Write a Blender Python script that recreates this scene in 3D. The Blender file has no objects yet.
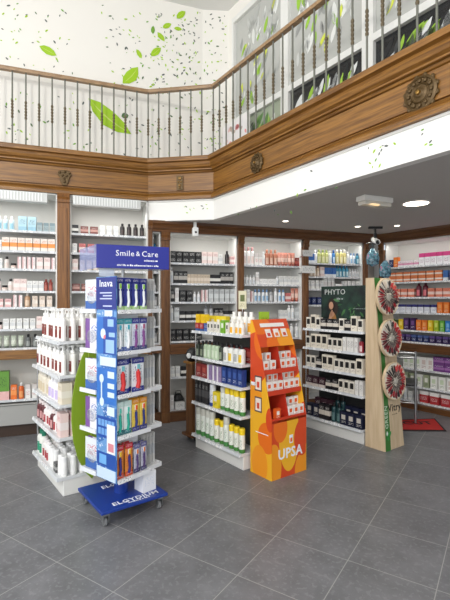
import bpy, math, random
from mathutils import Matrix, Vector
random.seed(7)
C = bpy.context.scene.collection
scn = bpy.context.scene
PI = math.pi
F, H = 430.0, 1.5                      # focal length in pixels, eye height

# ------------------------------------------------------------------ materials
def lin(c):
    f = lambda v: v / 12.92 if v <= .04045 else ((v + .055) / 1.055) ** 2.4
    return tuple(f(x / 255.0) for x in c) + (1.0,)
_m = {}
def new_mat(key):
    m = bpy.data.materials.new(key); m.use_nodes = True
    nt = m.node_tree; b = nt.nodes['Principled BSDF']
    return m, nt, b
def plain(c, rough=.5, metal=0.0, spec=.5):
    k = ('p', tuple(c), rough, metal)
    if k not in _m:
        m, nt, b = new_mat('paint_%d_%d_%d' % tuple(c))
        b.inputs['Base Color'].default_value = lin(c)
        b.inputs['Roughness'].default_value = rough
        b.inputs['Metallic'].default_value = metal
        b.inputs['Specular IOR Level'].default_value = spec
        _m[k] = m
    return _m[k]
def emit(c, s):
    k = ('e', tuple(c), s)
    if k not in _m:
        m, nt, b = new_mat('lamp_glow')
        b.inputs['Base Color'].default_value = lin(c)
        b.inputs['Emission Color'].default_value = lin(c)
        b.inputs['Emission Strength'].default_value = s
        _m[k] = m
    return _m[k]
def nd(nt, typ, **kw):
    n = nt.nodes.new(typ)
    for k, v in kw.items(): setattr(n, k, v)
    return n
def mth(nt, op, a, b=None, c=None):
    n = nd(nt, 'ShaderNodeMath', operation=op)
    for i, v in enumerate((a, b, c)):
        if v is None: continue
        if isinstance(v, (int, float)): n.inputs[i].default_value = v
        else: nt.links.new(v, n.inputs[i])
    return n.outputs[0]
def mixc(nt, fac, a, b):
    n = nd(nt, 'ShaderNodeMix', data_type='RGBA')
    for i, v in ((0, fac), (6, a), (7, b)):
        if isinstance(v, (int, float)): n.inputs[i].default_value = v
        elif isinstance(v, tuple): n.inputs[i].default_value = v
        else: nt.links.new(v, n.inputs[i])
    return n.outputs[2]
def between(nt, v, lo, hi):
    return mth(nt, 'MULTIPLY', mth(nt, 'GREATER_THAN', v, lo), mth(nt, 'LESS_THAN', v, hi))
def pack(c1, c2, c3=(60, 60, 60), style='band', rough=.45):
    """printed packaging: ground colour, an accent field and small print"""
    k = ('k', tuple(c1), tuple(c2), tuple(c3), style)
    if k in _m: return _m[k]
    m, nt, b = new_mat('printed_pack')
    g = nd(nt, 'ShaderNodeTexCoord').outputs['Generated']
    sp = nd(nt, 'ShaderNodeSeparateXYZ'); nt.links.new(g, sp.inputs[0])
    x, y, z = sp.outputs
    mp = nd(nt, 'ShaderNodeMapping'); nt.links.new(g, mp.inputs[0])
    mp.inputs['Scale'].default_value = (9, 5, 12)
    no = nd(nt, 'ShaderNodeTexNoise'); nt.links.new(mp.outputs[0], no.inputs[0]); no.inputs['Scale'].default_value = 1.6
    ink = mth(nt, 'GREATER_THAN', no.outputs[0], .56)
    X = between(nt, x, .14, .86)
    if style == 'band': f = between(nt, z, .30, .62); t = between(nt, z, .68, .86)
    elif style == 'logo': f = mth(nt, 'MULTIPLY', between(nt, z, .42, .78), between(nt, x, .22, .78)); t = between(nt, z, .14, .32)
    elif style == 'logob': f = mth(nt, 'MULTIPLY', between(nt, z, .38, .86), between(nt, x, .12, .88)); t = between(nt, z, .14, .28)
    elif style == 'top': f = mth(nt, 'GREATER_THAN', z, .68); t = between(nt, z, .25, .55)
    elif style == 'base': f = mth(nt, 'LESS_THAN', z, .30); t = between(nt, z, .45, .80)
    elif style == 'side': f = mth(nt, 'LESS_THAN', x, .35); t = mth(nt, 'MULTIPLY', between(nt, z, .3, .8), between(nt, x, .45, .9))
    else: f = mth(nt, 'LESS_THAN', z, -1.0); t = between(nt, z, .3, .75)
    col = mixc(nt, f, lin(c1), lin(c2))
    t = mth(nt, 'MULTIPLY', mth(nt, 'MULTIPLY', t, X), ink)
    col = mixc(nt, t, col, lin(c3))
    nt.links.new(col, b.inputs['Base Color']); b.inputs['Roughness'].default_value = rough
    _m[k] = m
    return m
def wood(c1, c2, scale=(1.2, 14, 14), rough=.42, axis_noise=3.0):
    k = ('w', tuple(c1), tuple(c2), scale)
    if k in _m: return _m[k]
    m, nt, b = new_mat('varnished_wood')
    o = nd(nt, 'ShaderNodeTexCoord').outputs['Object']
    mp = nd(nt, 'ShaderNodeMapping'); nt.links.new(o, mp.inputs[0]); mp.inputs['Scale'].default_value = scale
    n1 = nd(nt, 'ShaderNodeTexNoise'); nt.links.new(mp.outputs[0], n1.inputs[0])
    n1.inputs['Scale'].default_value = axis_noise; n1.inputs['Detail'].default_value = 6; n1.inputs['Distortion'].default_value = .6
    r = nd(nt, 'ShaderNodeValToRGB'); nt.links.new(n1.outputs[0], r.inputs[0])
    r.color_ramp.elements[0].position = .32; r.color_ramp.elements[0].color = lin(c1)
    r.color_ramp.elements[1].position = .68; r.color_ramp.elements[1].color = lin(c2)
    nt.links.new(r.outputs[0], b.inputs['Base Color']); b.inputs['Roughness'].default_value = rough
    _m[k] = m
    return m
WOOD = wood((100, 64, 25), (152, 106, 46), (1.0, 22, 22))
WOODV = wood((104, 64, 24), (144, 94, 40), (22, 22, 1.0))
WOODD = wood((78, 48, 24), (112, 72, 38))
WOODDV = wood((84, 52, 26), (122, 80, 42), (14, 14, 1.2))
RAILW = wood((136, 106, 74), (168, 136, 100))
BEECH = wood((198, 174, 140), (214, 192, 160), (10, 10, 1))
WHITE = plain((228, 228, 224), .45)
SHELFW = plain((212, 214, 216), .35)
STEEL = plain((170, 172, 174), .3, .9)
CHROME = plain((200, 200, 202), .2, 1.0)
IRON = plain((112, 113, 104), .45, .15)
BRONZE = plain((92, 72, 42), .45, .45)
COLLAR = plain((98, 86, 64), .5, .2)
BLACK = plain((24, 24, 26), .4)
GREYBACK = plain((204, 202, 196), .6)
def wall_mat():
    m, nt, b = new_mat('white_plaster')
    n = nd(nt, 'ShaderNodeTexNoise'); n.inputs['Scale'].default_value = 40; n.inputs['Detail'].default_value = 3
    b.inputs['Base Color'].default_value = lin((236, 233, 226)); b.inputs['Roughness'].default_value = .8
    bp = nd(nt, 'ShaderNodeBump'); bp.inputs['Strength'].default_value = .04
    nt.links.new(n.outputs[0], bp.inputs['Height']); nt.links.new(bp.outputs[0], b.inputs['Normal'])
    return m
PLASTER = wall_mat()
CEILM = plain((190, 187, 183), .8)
TILE_A = .463
def tile_mat():
    m, nt, b = new_mat('grey_stone_tiles')
    o = nd(nt, 'ShaderNodeTexCoord').outputs['Object']
    sp = nd(nt, 'ShaderNodeSeparateXYZ'); nt.links.new(o, sp.inputs[0])
    e = []
    for a in sp.outputs[:2]:
        f = mth(nt, 'FRACT', mth(nt, 'DIVIDE', a, TILE_A))
        e.append(mth(nt, 'ABSOLUTE', mth(nt, 'SUBTRACT', f, .5)))
    g = mth(nt, 'GREATER_THAN', mth(nt, 'MAXIMUM', e[0], e[1]), .5 - .0055)
    n1 = nd(nt, 'ShaderNodeTexNoise'); nt.links.new(o, n1.inputs[0]); n1.inputs['Scale'].default_value = 3.2; n1.inputs['Detail'].default_value = 9; n1.inputs['Roughness'].default_value = .68
    n2 = nd(nt, 'ShaderNodeTexNoise'); nt.links.new(o, n2.inputs[0]); n2.inputs['Scale'].default_value = 38; n2.inputs['Detail'].default_value = 4
    ca = mixc(nt, n1.outputs[0], lin((58, 59, 62)), lin((146, 147, 151)))
    cb = mixc(nt, mth(nt, 'MULTIPLY', mth(nt, 'GREATER_THAN', n2.outputs[0], .58), .35), ca, lin((146, 147, 149)))
    # each tile has its own slight tone
    wn = nd(nt, 'ShaderNodeTexWhiteNoise', noise_dimensions='2D')
    cx = nd(nt, 'ShaderNodeCombineXYZ')
    for i, a in enumerate(sp.outputs[:2]):
        nt.links.new(mth(nt, 'FLOOR', mth(nt, 'DIVIDE', a, TILE_A)), cx.inputs[i])
    nt.links.new(cx.outputs[0], wn.inputs['Vector'])
    cc = mixc(nt, mth(nt, 'MULTIPLY', wn.outputs[0], .25), cb, lin((94, 95, 98)))
    col = mixc(nt, g, cc, lin((158, 158, 155)))
    nt.links.new(col, b.inputs['Base Color'])
    b.inputs['Roughness'].default_value = .34
    b.inputs['Specular IOR Level'].default_value = .45
    bp = nd(nt, 'ShaderNodeBump'); bp.inputs['Strength'].default_value = .08
    nt.links.new(n2.outputs[0], bp.inputs['Height']); nt.links.new(bp.outputs[0], b.inputs['Normal'])
    return m
def rail_mat(axis=0, pitch=.055, ground=(206, 210, 214)):
    """shelf-edge strip with paper price tags"""
    k = ('r', axis, pitch, ground)
    if k in _m: return _m[k]
    m, nt, b = new_mat('price_strip')
    o = nd(nt, 'ShaderNodeTexCoord').outputs['Object']
    sp = nd(nt, 'ShaderNodeSeparateXYZ'); nt.links.new(o, sp.inputs[0])
    v = mth(nt, 'DIVIDE', sp.outputs[axis], pitch)
    f = mth(nt, 'FRACT', v)
    wn = nd(nt, 'ShaderNodeTexWhiteNoise', noise_dimensions='1D'); nt.links.new(mth(nt, 'FLOOR', v), wn.inputs['W'])
    tag = mth(nt, 'MULTIPLY', between(nt, f, .12, .82), mth(nt, 'GREATER_THAN', wn.outputs[0], .35))
    n = nd(nt, 'ShaderNodeTexNoise'); nt.links.new(o, n.inputs[0]); n.inputs['Scale'].default_value = 170
    ink = mth(nt, 'MULTIPLY', tag, mth(nt, 'GREATER_THAN', n.outputs[0], .58))
    col = mixc(nt, tag, lin(ground), lin((244, 245, 246)))
    col = mixc(nt, ink, col, lin((120, 124, 130)))
    nt.links.new(col, b.inputs['Base Color']); b.inputs['Roughness'].default_value = .3
    _m[k] = m
    return m
RAILM = rail_mat()
def glassy(c, mix=.5, rough=.1):
    k = ('g', tuple(c), mix, rough)
    if k in _m: return _m[k]
    m, nt, b = new_mat('tinted_glass')
    b.inputs['Base Color'].default_value = lin(c); b.inputs['Roughness'].default_value = rough
    b.inputs['Alpha'].default_value = mix
    _m[k] = m
    return m

# ------------------------------------------------------------------ mesh building
class MB:
    def __init__(s): s.v, s.f, s.mi, s.sm, s.mats = [], [], [], [], []
    def m(s, mat):
        if mat not in s.mats: s.mats.append(mat)
        return s.mats.index(mat)
    def add(s, vs, fs, mat, smooth=False):
        o = len(s.v); s.v += [tuple(p) for p in vs]; i = s.m(mat)
        for f in fs: s.f.append(tuple(o + k for k in f)); s.mi.append(i); s.sm.append(smooth)
        return s
    def box(s, x0, x1, y0, y1, z0, z1, mat):
        vs = [(x, y, z) for z in (z0, z1) for x, y in ((x0, y0), (x1, y0), (x1, y1), (x0, y1))]
        return s.add(vs, [(3, 2, 1, 0), (4, 5, 6, 7), (0, 1, 5, 4), (1, 2, 6, 5), (2, 3, 7, 6), (3, 0, 4, 7)], mat)
    def prism(s, pts, a0, a1, mat, axis='x'):
        """closed 2-D outline swept from a0 to a1 along an axis"""
        n = len(pts); area = sum(pts[i][0] * pts[(i + 1) % n][1] - pts[(i + 1) % n][0] * pts[i][1] for i in range(n))
        if (area < 0) != (axis == 'y'): pts = pts[::-1]
        P = {'x': lambda p, a: (a, p[0], p[1]), 'y': lambda p, a: (p[0], a, p[1]), 'z': lambda p, a: (p[0], p[1], a)}[axis]
        vs = [P(p, a0) for p in pts] + [P(p, a1) for p in pts]
        fs = [tuple(range(n))[::-1], tuple(range(n, 2 * n))] + [(i, (i + 1) % n, n + (i + 1) % n, n + i) for i in range(n)]
        return s.add(vs, fs, mat)
    def lathe(s, prof, mats, n=14, c=(0, 0, 0), sx=1, sy=1):
        """prof: (r, z) points from the bottom up; mats: one per segment or a single one"""
        k = len(prof)
        if not isinstance(mats, (list, tuple)): mats = [mats] * (k - 1)
        ring = lambda r, z: [(c[0] + r * sx * math.cos(2 * PI * i / n), c[1] + r * sy * math.sin(2 * PI * i / n), c[2] + z) for i in range(n)]
        for j in range(k - 1):
            vs = ring(*prof[j]) + ring(*prof[j + 1])
            s.add(vs, [(i, (i + 1) % n, n + (i + 1) % n, n + i) for i in range(n)], mats[j], True)
        if prof[0][0] > 1e-4: s.add(ring(*prof[0]), [tuple(range(n))[::-1]], mats[0])
        if prof[-1][0] > 1e-4: s.add(ring(*prof[-1]), [tuple(range(n))], mats[-1])
        return s
    def tube(s, pts, r, mat, n=8):
        pts = [Vector(p) for p in pts]; rings = []
        for i, p in enumerate(pts):
            d = (pts[min(i + 1, len(pts) - 1)] - pts[max(i - 1, 0)]).normalized()
            a = d.orthogonal().normalized() if not rings else (rings[-1][1] - d * rings[-1][1].dot(d)).normalized()
            b = d.cross(a); rings.append(([p + (a * math.cos(2 * PI * k / n) + b * math.sin(2 * PI * k / n)) * r for k in range(n)], a))
        vs = [q for R_, _ in rings for q in R_]; fs = []
        for i in range(len(pts) - 1):
            fs += [(i * n + k, i * n + (k + 1) % n, (i + 1) * n + (k + 1) % n, (i + 1) * n + k) for k in range(n)]
        s.add(vs, fs, mat, True)
        s.add([*rings[0][0]], [tuple(range(n))[::-1]], mat); s.add([*rings[-1][0]], [tuple(range(n))], mat)
        return s
    def mesh(s, name):
        me = bpy.data.meshes.new(name); me.from_pydata(s.v, [], s.f)
        for m in s.mats: me.materials.append(m)
        me.polygons.foreach_set('material_index', s.mi); me.polygons.foreach_set('use_smooth', s.sm)
        me.update(); return me
def part(name, mb, parent=None, bevel=0, loc=None, rot=None):
    o = bpy.data.objects.new(name, mb.mesh(name)); C.objects.link(o); o.parent = parent
    if loc: o.location = loc
    if rot: o.rotation_euler = rot
    if bevel:
        b = o.modifiers.new('edge', 'BEVEL'); b.width = bevel; b.segments = 2; b.limit_method = 'ANGLE'
    return o
def tag(o, label, cat, group=None):
    o['label'] = label; o['category'] = cat
    if group: o['group'] = group
    return o
def thing(name, label, cat, loc=(0, 0, 0), rz=0, group=None):
    o = bpy.data.objects.new(name, None); C.objects.link(o); o.empty_display_size = .1
    o.location = loc; o.rotation_euler = (0, 0, rz); return tag(o, label, cat, group)
def struct(name, mb, loc=(0, 0, 0), rz=0, bevel=0, parent=None):
    o = part(name, mb, parent, bevel, loc, (0, 0, rz)); o['kind'] = 'structure'; return o
def text(body, size, mat, parent, loc, rot=(PI / 2, 0, 0), align='CENTER', name='lettering', bold=0.0, sx=1.0):
    cu = bpy.data.curves.new(name, 'FONT'); cu.body = body; cu.size = size; cu.align_x = align; cu.align_y = 'CENTER'
    cu.extrude = .0008; cu.offset = bold; cu.resolution_u = 2
    cu.materials.append(mat)
    cu.space_character = 1.08
    t = bpy.data.objects.new(name, cu); me = bpy.data.meshes.new_from_object(t); bpy.data.objects.remove(t); bpy.data.curves.remove(cu)
    me.name = name
    o = bpy.data.objects.new(name, me); C.objects.link(o); o.parent = parent
    o.location = loc; o.rotation_euler = rot; o.scale = (sx, 1, 1); return o
def small_print(parent, x0, x1, z, h, y, mat, seed=1, tilt=None):
    """a line of print too small to read: short strokes"""
    R_ = random.Random(seed); mb = MB(); x = x0
    while x < x1:
        w_ = R_.uniform(.3, .9) * h
        mb.box(x, min(x + w_, x1), y - .0006, y, z, z + h * R_.choice((.7, .7, 1)), mat); x += w_ + h * R_.choice((.25, .25, .6))
    o = part('small_print', mb, parent); o['kind'] = 'stuff'; return o
def copy_tree(o, parent=None):
    c = o.copy(); C.objects.link(c)
    if parent: c.parent = parent
    for ch in o.children: copy_tree(ch, c)
    return c
class Frame:
    """a local frame on the floor: x runs to the right as one faces it, y runs into it"""
    def __init__(s, x, y, rz): s.o = (x, y); s.rz = rz; s.c, s.s = math.cos(rz), math.sin(rz)
    def p(s, x, y, z=0): return (s.o[0] + x * s.c - y * s.s, s.o[1] + x * s.s + y * s.c, z)

# ------------------------------------------------------------------ products
ORD = 'first second third fourth fifth sixth seventh eighth ninth tenth eleventh twelfth thirteenth fourteenth fifteenth sixteenth seventeenth eighteenth nineteenth twentieth'.split()
def ordn(i):
    if i < 20: return ORD[i]
    return 'twenty-' + ORD[i - 20] if i < 29 else ('thirtieth' if i == 29 else 'thirty-' + ORD[i - 30])
SPEC = {}
def spec(key, kind, w, h, look, *cols, d=None, style='band', rich=False, grp=None):
    SPEC[key] = dict(kind=kind, w=w, h=h, d=d or (w if kind != 'carton' else min(w, .06)), look=look, cols=cols, style=style, rich=rich)
NAMES = dict(carton=('carton', 'carton'), cosmetic=('cosmetic_box', 'cosmetic box'), medicine=('medicine_box', 'medicine box'), bottle=('bottle', 'bottle'), pump=('pump_bottle', 'bottle'), tube=('cosmetic_tube', 'tube'), jar=('cream_jar', 'jar'), spray=('spray_can', 'spray can'),
             brush=('toothbrush_pack', 'toothbrush'), card=('blister_card', 'blister pack'))
def cols(sp, i, d=(235, 235, 232)): return sp['cols'][i] if len(sp['cols']) > i else d
def build_product(sp):
    """parts of one product standing at its local origin, front to -y: list of (name, MB)"""
    k, w, h, d = sp['kind'], sp['w'], sp['h'], sp['d']; r = w / 2
    c1, c2, c3 = cols(sp, 0), cols(sp, 1), cols(sp, 2, (70, 70, 74))
    P = []
    if k == 'carton':
        b = MB().box(-w / 2, w / 2, 0, d, 0, h, pack(c1, c2, c3, sp['style'])); P.append(('carton_body', b))
    elif k in ('bottle', 'pump'):
        bm, cm, lm = pack(c1, c1, c3, 'none'), plain(c3, .35), pack(c2, c2, c1, 'band')
        e = .62 if k == 'pump' else 1
        ph = .26 * h if k == 'pump' else .2 * h
        bh = h - ph
        a = MB().lathe([(r * .92, 0), (r, .006), (r, bh * .16)], plain(c1, .35), 14, (0, r * e, 0), 1, e)
        a.lathe([(r, bh * .16), (r, bh * .62)], plain(c1, .35), 14, (0, r * e, 0), 1, e)
        a.lathe([(r, bh * .62), (r, bh * .86), (r * .82, bh * .95), (r * .42, bh)], plain(c1, .35), 14, (0, r * e, 0), 1, e)
        l = MB()
        n = 14; arc = [(-.75 + 1.5 * i / 8) for i in range(9)]
        vs = []
        for zz in (bh * .12, bh * .62):
            vs += [(1.012 * r * math.sin(q), r * e - 1.012 * r * e * math.cos(q), zz) for q in arc]
        l.add(vs, [(i, i + 1, 10 + i, 9 + i) for i in range(8)], pack(c2, c2, c1, 'band'), True)
        capm = plain(cols(sp, 2, c1), .35)
        q = MB()
        if k == 'pump':
            q.lathe([(r * .42, bh), (r * .42, bh + ph * .35), (r * .16, bh + ph * .38), (r * .16, bh + ph * .72), (r * .34, bh + ph * .74), (r * .34, bh + ph), (0, bh + ph)], capm, 10, (0, r * e, 0))
            q.box(-r * .13, r * .13, r * e - r * 1.0, r * e, bh + ph * .78, bh + ph * .96, capm)
        else:
            q.lathe([(r * .5, bh * .985), (r * .52, bh + ph * .9), (r * .45, bh + ph), (0, bh + ph)], capm, 12, (0, r * e, 0))
        P += [('bottle_body', a), ('front_label', l), ('pump_head' if k == 'pump' else 'cap', q)]
    elif k == 'spray':
        a = MB().lathe([(r * .94, 0), (r, .005), (r, h * .16)], plain(c2, .3), 14, (0, r, 0))
        a.lathe([(r, h * .16), (r, h * .68), (r * .94, h * .74)], pack(c1, c1, c2, 'none', .3), 14, (0, r, 0))
        q = MB().lathe([(r * .96, h * .74), (r * .98, h * .95), (r * .86, h), (0, h)], plain(cols(sp, 2), .35), 14, (0, r, 0))
        P += [('can_body', a), ('cap', q)]
    elif k == 'jar':
        a = MB().lathe([(r * .94, 0), (r, .004), (r, h * .62)], pack(c1, c2, c2, 'band'), 14, (0, r, 0))
        q = MB().lathe([(r * 1.02, h * .62), (r * 1.02, h * .97), (r * .96, h), (0, h)], plain(c3, .35), 14, (0, r, 0))
        P += [('jar_body', a), ('lid', q)]
    elif k == 'tube':
        q = MB().lathe([(r * .8, 0), (r * .8, h * .15), (r * .84, h * .16)], plain(c3, .35), 12, (0, r, 0))
        a = MB(); n = 14; prof = [(1, 1, .16), (1, 1, .3), (1, .72, .6), (1.04, .35, .85), (1.08, .08, 1.0)]
        bm = pack(c1, c2, c2, 'band')
        rings = [[(r * sx * math.cos(2 * PI * i / n), r + r * sy * math.sin(2 * PI * i / n), h * z) for i in range(n)] for sx, sy, z in prof]
        for j in range(4): a.add(rings[j] + rings[j + 1], [(i, (i + 1) % n, n + (i + 1) % n, n + i) for i in range(n)], bm, True)
        a.add(rings[-1], [tuple(range(n))], bm)
        P += [('tube_body', a), ('cap', q)]
    elif k == 'brush':
        bc = MB().box(-w / 2, w / 2, .012, .016, 0, h, pack(c1, c1, c2, 'none'))
        P.append(('backing_card', bc))
        P.append(('header', MB().box(-w / 2, w / 2, .009, .012, h * .84, h, pack(c2, c2, (240, 240, 245), 'none'))))
        P.append(('footer', MB().box(-w / 2, w / 2, .009, .012, 0, h * .14, pack(cols(sp, 3, c2), cols(sp, 3, c2), (240, 240, 245), 'none'))))
        hb = MB()
        hb.tube([(-w * .05, .006, h * .10), (w * .05, .004, h * .28), (0, .006, h * .48), (0, .006, h * .60)], w * .16, plain(c3, .35), 6)
        hb.tube([(0, .006, h * .58), (0, .006, h * .66)], w * .07, plain(c3, .35), 6)
        P.append(('brush_handle', hb))
        bh = MB().box(-w * .15, w * .15, .004, .010, h * .66, h * .82, plain((236, 238, 240), .5)).box(-w * .11, w * .11, .0, .004, h * .67, h * .81, plain(cols(sp, 4, (90, 200, 200)), .6))
        P.append(('bristle_head', bh))
    elif k == 'card':
        bc = MB().box(-w / 2, w / 2, .012, .015, 0, h, pack(c1, c2, c3, sp['style'])); P.append(('backing_card', bc))
        bl = MB().lathe([(w * .36, 0), (w * .36, .004), (w * .28, .010), (0, .011)], glassy((230, 235, 240), .4), 12)
        bl.v = [(x, .012 - z, h * .42 + y * h / w * .6) for x, y, z in bl.v]; bl.f = [f[::-1] for f in bl.f]
        P.append(('blister', bl))
    return P
_proto = {}
PLACED = []          # (object, look, where, group)
def place(key, loc, rz, where, group, look=None, hs=1):
    sp = SPEC[key]; nk = sp['kind']
    if nk == 'carton': nk = 'medicine' if 'medicine' in group else ('cosmetic' if ('left cabinet' in group or 'cream' in group or 'black' in group) else 'carton')
    if key not in _proto:
        P = build_product(sp); nm = NAMES[sp['kind']][0]
        if sp['rich'] and len(P) > 1:
            o = bpy.data.objects.new(nm, None); C.objects.link(o); o.empty_display_size = .05
            for pn, mb in P: part(pn, mb, o)
        else:
            al = MB()
            for _, mb in P:
                for f, mi, sm in zip(mb.f, mb.mi, mb.sm): al.add([mb.v[i] for i in f], [tuple(range(len(f)))], mb.mats[mi], sm)
            # weld the doubled corners
            idx, vs, mp = {}, [], []
            for p in al.v:
                q = tuple(round(c, 5) for c in p)
                if q not in idx: idx[q] = len(vs); vs.append(p)
                mp.append(idx[q])
            fs = [tuple(mp[i] for i in f) for f in al.f]
            keep = [i for i, f in enumerate(fs) if len(set(f)) == len(f)]
            al.v = vs; al.f = [fs[i] for i in keep]; al.mi = [al.mi[i] for i in keep]; al.sm = [al.sm[i] for i in keep]
            o = part(nm, al)
        _proto[key] = o
    else:
        o = copy_tree(_proto[key])
    o.location = loc; o.rotation_euler = (0, 0, rz); o.scale = (1, 1, hs)
    o.name = NAMES[nk][0]; o['category'] = NAMES[nk][1]
    PLACED.append((o, look or sp['look'], where, group))
    return o
def row(fr, z, x0, x1, y, items, where, group, gap=None, jit=1.0, hs=1):
    """items: (key, count[, 'st'|n_deep|('gap', g)]) laid from the left"""
    seq = []
    for it in items:
        if it[0] is None: seq.append((None, it[1], 0)); continue
        for _ in range(it[1]): seq.append((it[0], SPEC[it[0]]['w'], it[2] if len(it) > 2 else 0))
    tot = sum(s[1] for s in seq); n = max(1, len(seq) - 1)
    g = (x1 - x0 - tot) / n
    g = max(.003, min(g, .03 if gap is None else gap))
    x = x0
    for key, w, opt in seq:
        if x + w > x1 + .012: break
        if key:
            sp = SPEC[key]; rot = random.uniform(-.03, .03) * jit; yy = y + random.uniform(0, .012) * jit
            if sp['kind'] == 'carton' and w * .02 > g: rot = 0
            place(key, fr.p(x + w / 2, yy, z + .0005), fr.rz + rot, where, group, None, hs)
            if opt == 'st':
                place(key, fr.p(x + w / 2, yy, z + sp['h'] * hs + .001), fr.rz + rot, where, group, 'upper ' + sp['look'], hs)
            elif isinstance(opt, int):
                for q in range(opt):
                    place(key, fr.p(x + w / 2, yy + (q + 1) * (sp['d'] + .02), z + .0005), fr.rz, where, group, ('second-row ', 'third-row ', 'fourth-row ')[q] + sp['look'])
        x += w + g
def finish_labels():
    tot = {}
    for o, look, where, g in PLACED: tot.setdefault((look, where), []).append((o, g))
    for (look, where), L in tot.items():
        for i, (o, g) in enumerate(L):
            o['label'] = f'{look}, {where}' if len(L) == 1 else f'{ordn(i)} {look} from left, {where}'
            o['group'] = g
W_, K_, BG, PK = (236, 236, 232), (26, 26, 28), (208, 188, 158), (232, 206, 200)
# cartons
spec('ltblue', 'carton', .085, .155, 'light blue carton', (168, 202, 214), (140, 182, 200), (30, 40, 70), style='base')
spec('greyc', 'carton', .055, .10, 'small grey-blue carton', (150, 168, 172), (120, 140, 146), style='top')
spec('orw', 'carton', .072, .14, 'orange and white carton', (236, 226, 216), (238, 150, 72), (200, 90, 40), style='band')
spec('whc', 'carton', .055, .11, 'white carton', (236, 236, 232), (214, 216, 216), (110, 116, 124))
spec('whtall', 'carton', .045, .15, 'tall white carton', (238, 238, 236), (220, 216, 214), (120, 120, 124))
spec('whwide', 'carton', .12, .07, 'wide white carton', (238, 238, 236), (224, 226, 226), (130, 136, 140), style='none')
spec('pkw', 'carton', .065, .13, 'pale pink carton', (234, 214, 208), (240, 232, 228), (170, 110, 110))
spec('pkslim', 'carton', .035, .13, 'slim pink-white carton', (240, 232, 230), (222, 180, 180), (160, 100, 110), style='side')
spec('pk2', 'carton', .06, .09, 'pink carton', (226, 182, 180), (240, 226, 222), (140, 80, 90))
spec('bgc', 'carton', .055, .12, 'beige carton', (222, 206, 190), (232, 220, 208), (130, 100, 80))
spec('bgs', 'carton', .04, .10, 'small beige carton', (206, 190, 168), (226, 212, 196), (110, 90, 70))
spec('grpk', 'carton', .16, .30, 'large green and pink gift carton', (98, 150, 54), (226, 180, 176), (60, 90, 40), style='base', d=.09)
spec('orb', 'carton', .06, .15, 'orange carton', (226, 112, 40), (240, 150, 80), (250, 240, 230))
spec('whred', 'carton', .05, .15, 'white carton with red print', (238, 236, 232), (214, 208, 204), (190, 50, 50), style='top')
spec('brr', 'carton', .085, .09, 'brown-red carton', (120, 66, 60), (196, 150, 140), (240, 220, 210))
spec('redp', 'carton', .075, .11, 'rose-red carton', (206, 120, 116), (236, 214, 208), (160, 60, 70))
spec('teal', 'carton', .055, .10, 'teal and white carton', (120, 180, 172), (224, 236, 232), (60, 120, 120))
spec('bkc', 'carton', .075, .062, 'black carton with white stripe', (28, 28, 30), (200, 196, 190), (220, 220, 216), style='none')
spec('bkt', 'carton', .055, .13, 'tall black carton', (30, 30, 32), (180, 176, 170), (220, 220, 216))
spec('bkw', 'carton', .07, .10, 'black and white carton', (34, 34, 36), (228, 226, 220), (60, 60, 62), style='band')
spec('grc', 'carton', .06, .14, 'pale grey carton', (196, 200, 200), (216, 220, 220), (110, 110, 116))
spec('drk', 'carton', .055, .11, 'dark red carton', (130, 50, 44), (180, 90, 80), (230, 200, 190))
spec('cor', 'carton', .085, .105, 'coral carton', (226, 132, 104), (240, 210, 200), (170, 60, 50))
spec('ornl', 'carton', .095, .062, 'orange medicine carton', (226, 128, 72), (240, 224, 212), (180, 60, 40), style='band')
spec('blw', 'carton', .06, .12, 'blue and white carton', (60, 110, 178), (234, 238, 242), (30, 60, 120), style='base')
spec('nav', 'carton', .06, .10, 'navy blue carton', (34, 48, 98), (60, 90, 160), (220, 226, 236), style='none')
spec('navw', 'carton', .075, .10, 'white carton with navy top', (232, 234, 240), (46, 46, 112), (120, 124, 160), style='top')
spec('mag', 'carton', .075, .15, 'white carton with magenta top', (240, 238, 240), (206, 60, 128), (160, 120, 140), style='top')
spec('pkl', 'carton', .07, .075, 'low white and pink carton', (238, 232, 234), (220, 150, 180), (180, 90, 130))
spec('lim', 'carton', .06, .13, 'lime green carton', (166, 190, 48), (210, 220, 120), (60, 90, 30), style='logo')
spec('olv', 'carton', .06, .12, 'dark green carton', (58, 84, 40), (130, 150, 80), (230, 230, 200), style='logo')
spec('yel', 'carton', .065, .13, 'yellow carton', (236, 200, 40), (246, 226, 120), (120, 90, 20), style='logo')
spec('pur', 'carton', .075, .15, 'dark purple carton', (62, 34, 84), (120, 80, 140), (230, 220, 236), style='logo')
spec('orng', 'carton', .07, .13, 'bright orange carton', (232, 120, 36), (240, 160, 90), (250, 240, 220), style='logo')
spec('grn', 'carton', .06, .13, 'green carton', (96, 168, 60), (160, 206, 120), (240, 250, 230), style='logo')
spec('blu', 'carton', .06, .13, 'bright blue carton', (40, 120, 190), (120, 180, 226), (240, 246, 250), style='logo')
spec('dpl', 'carton', .07, .085, 'low dark purple carton', (52, 38, 82), (90, 70, 130), (220, 214, 230), style='top')
spec('dbl', 'carton', .07, .085, 'low dark blue carton', (40, 50, 96), (76, 96, 150), (220, 224, 236), style='top')
spec('prp2', 'carton', .15, .085, 'violet carton', (112, 62, 128), (160, 110, 170), (236, 226, 240), d=.08)
spec('whgr', 'carton', .085, .15, 'white carton with green print', (236, 236, 230), (206, 220, 190), (90, 130, 70), style='logo')
spec('whrd', 'carton', .085, .15, 'white carton with dark red print', (236, 234, 230), (214, 196, 190), (150, 40, 50), style='logo')
spec('redw', 'carton', .12, .14, 'red and white carton', (178, 50, 54), (238, 234, 230), (240, 230, 230), d=.07, style='top')
spec('ogre', 'carton', .075, .15, 'grey-green carton', (150, 160, 130), (226, 226, 216), (80, 90, 70), style='logo')
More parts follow.
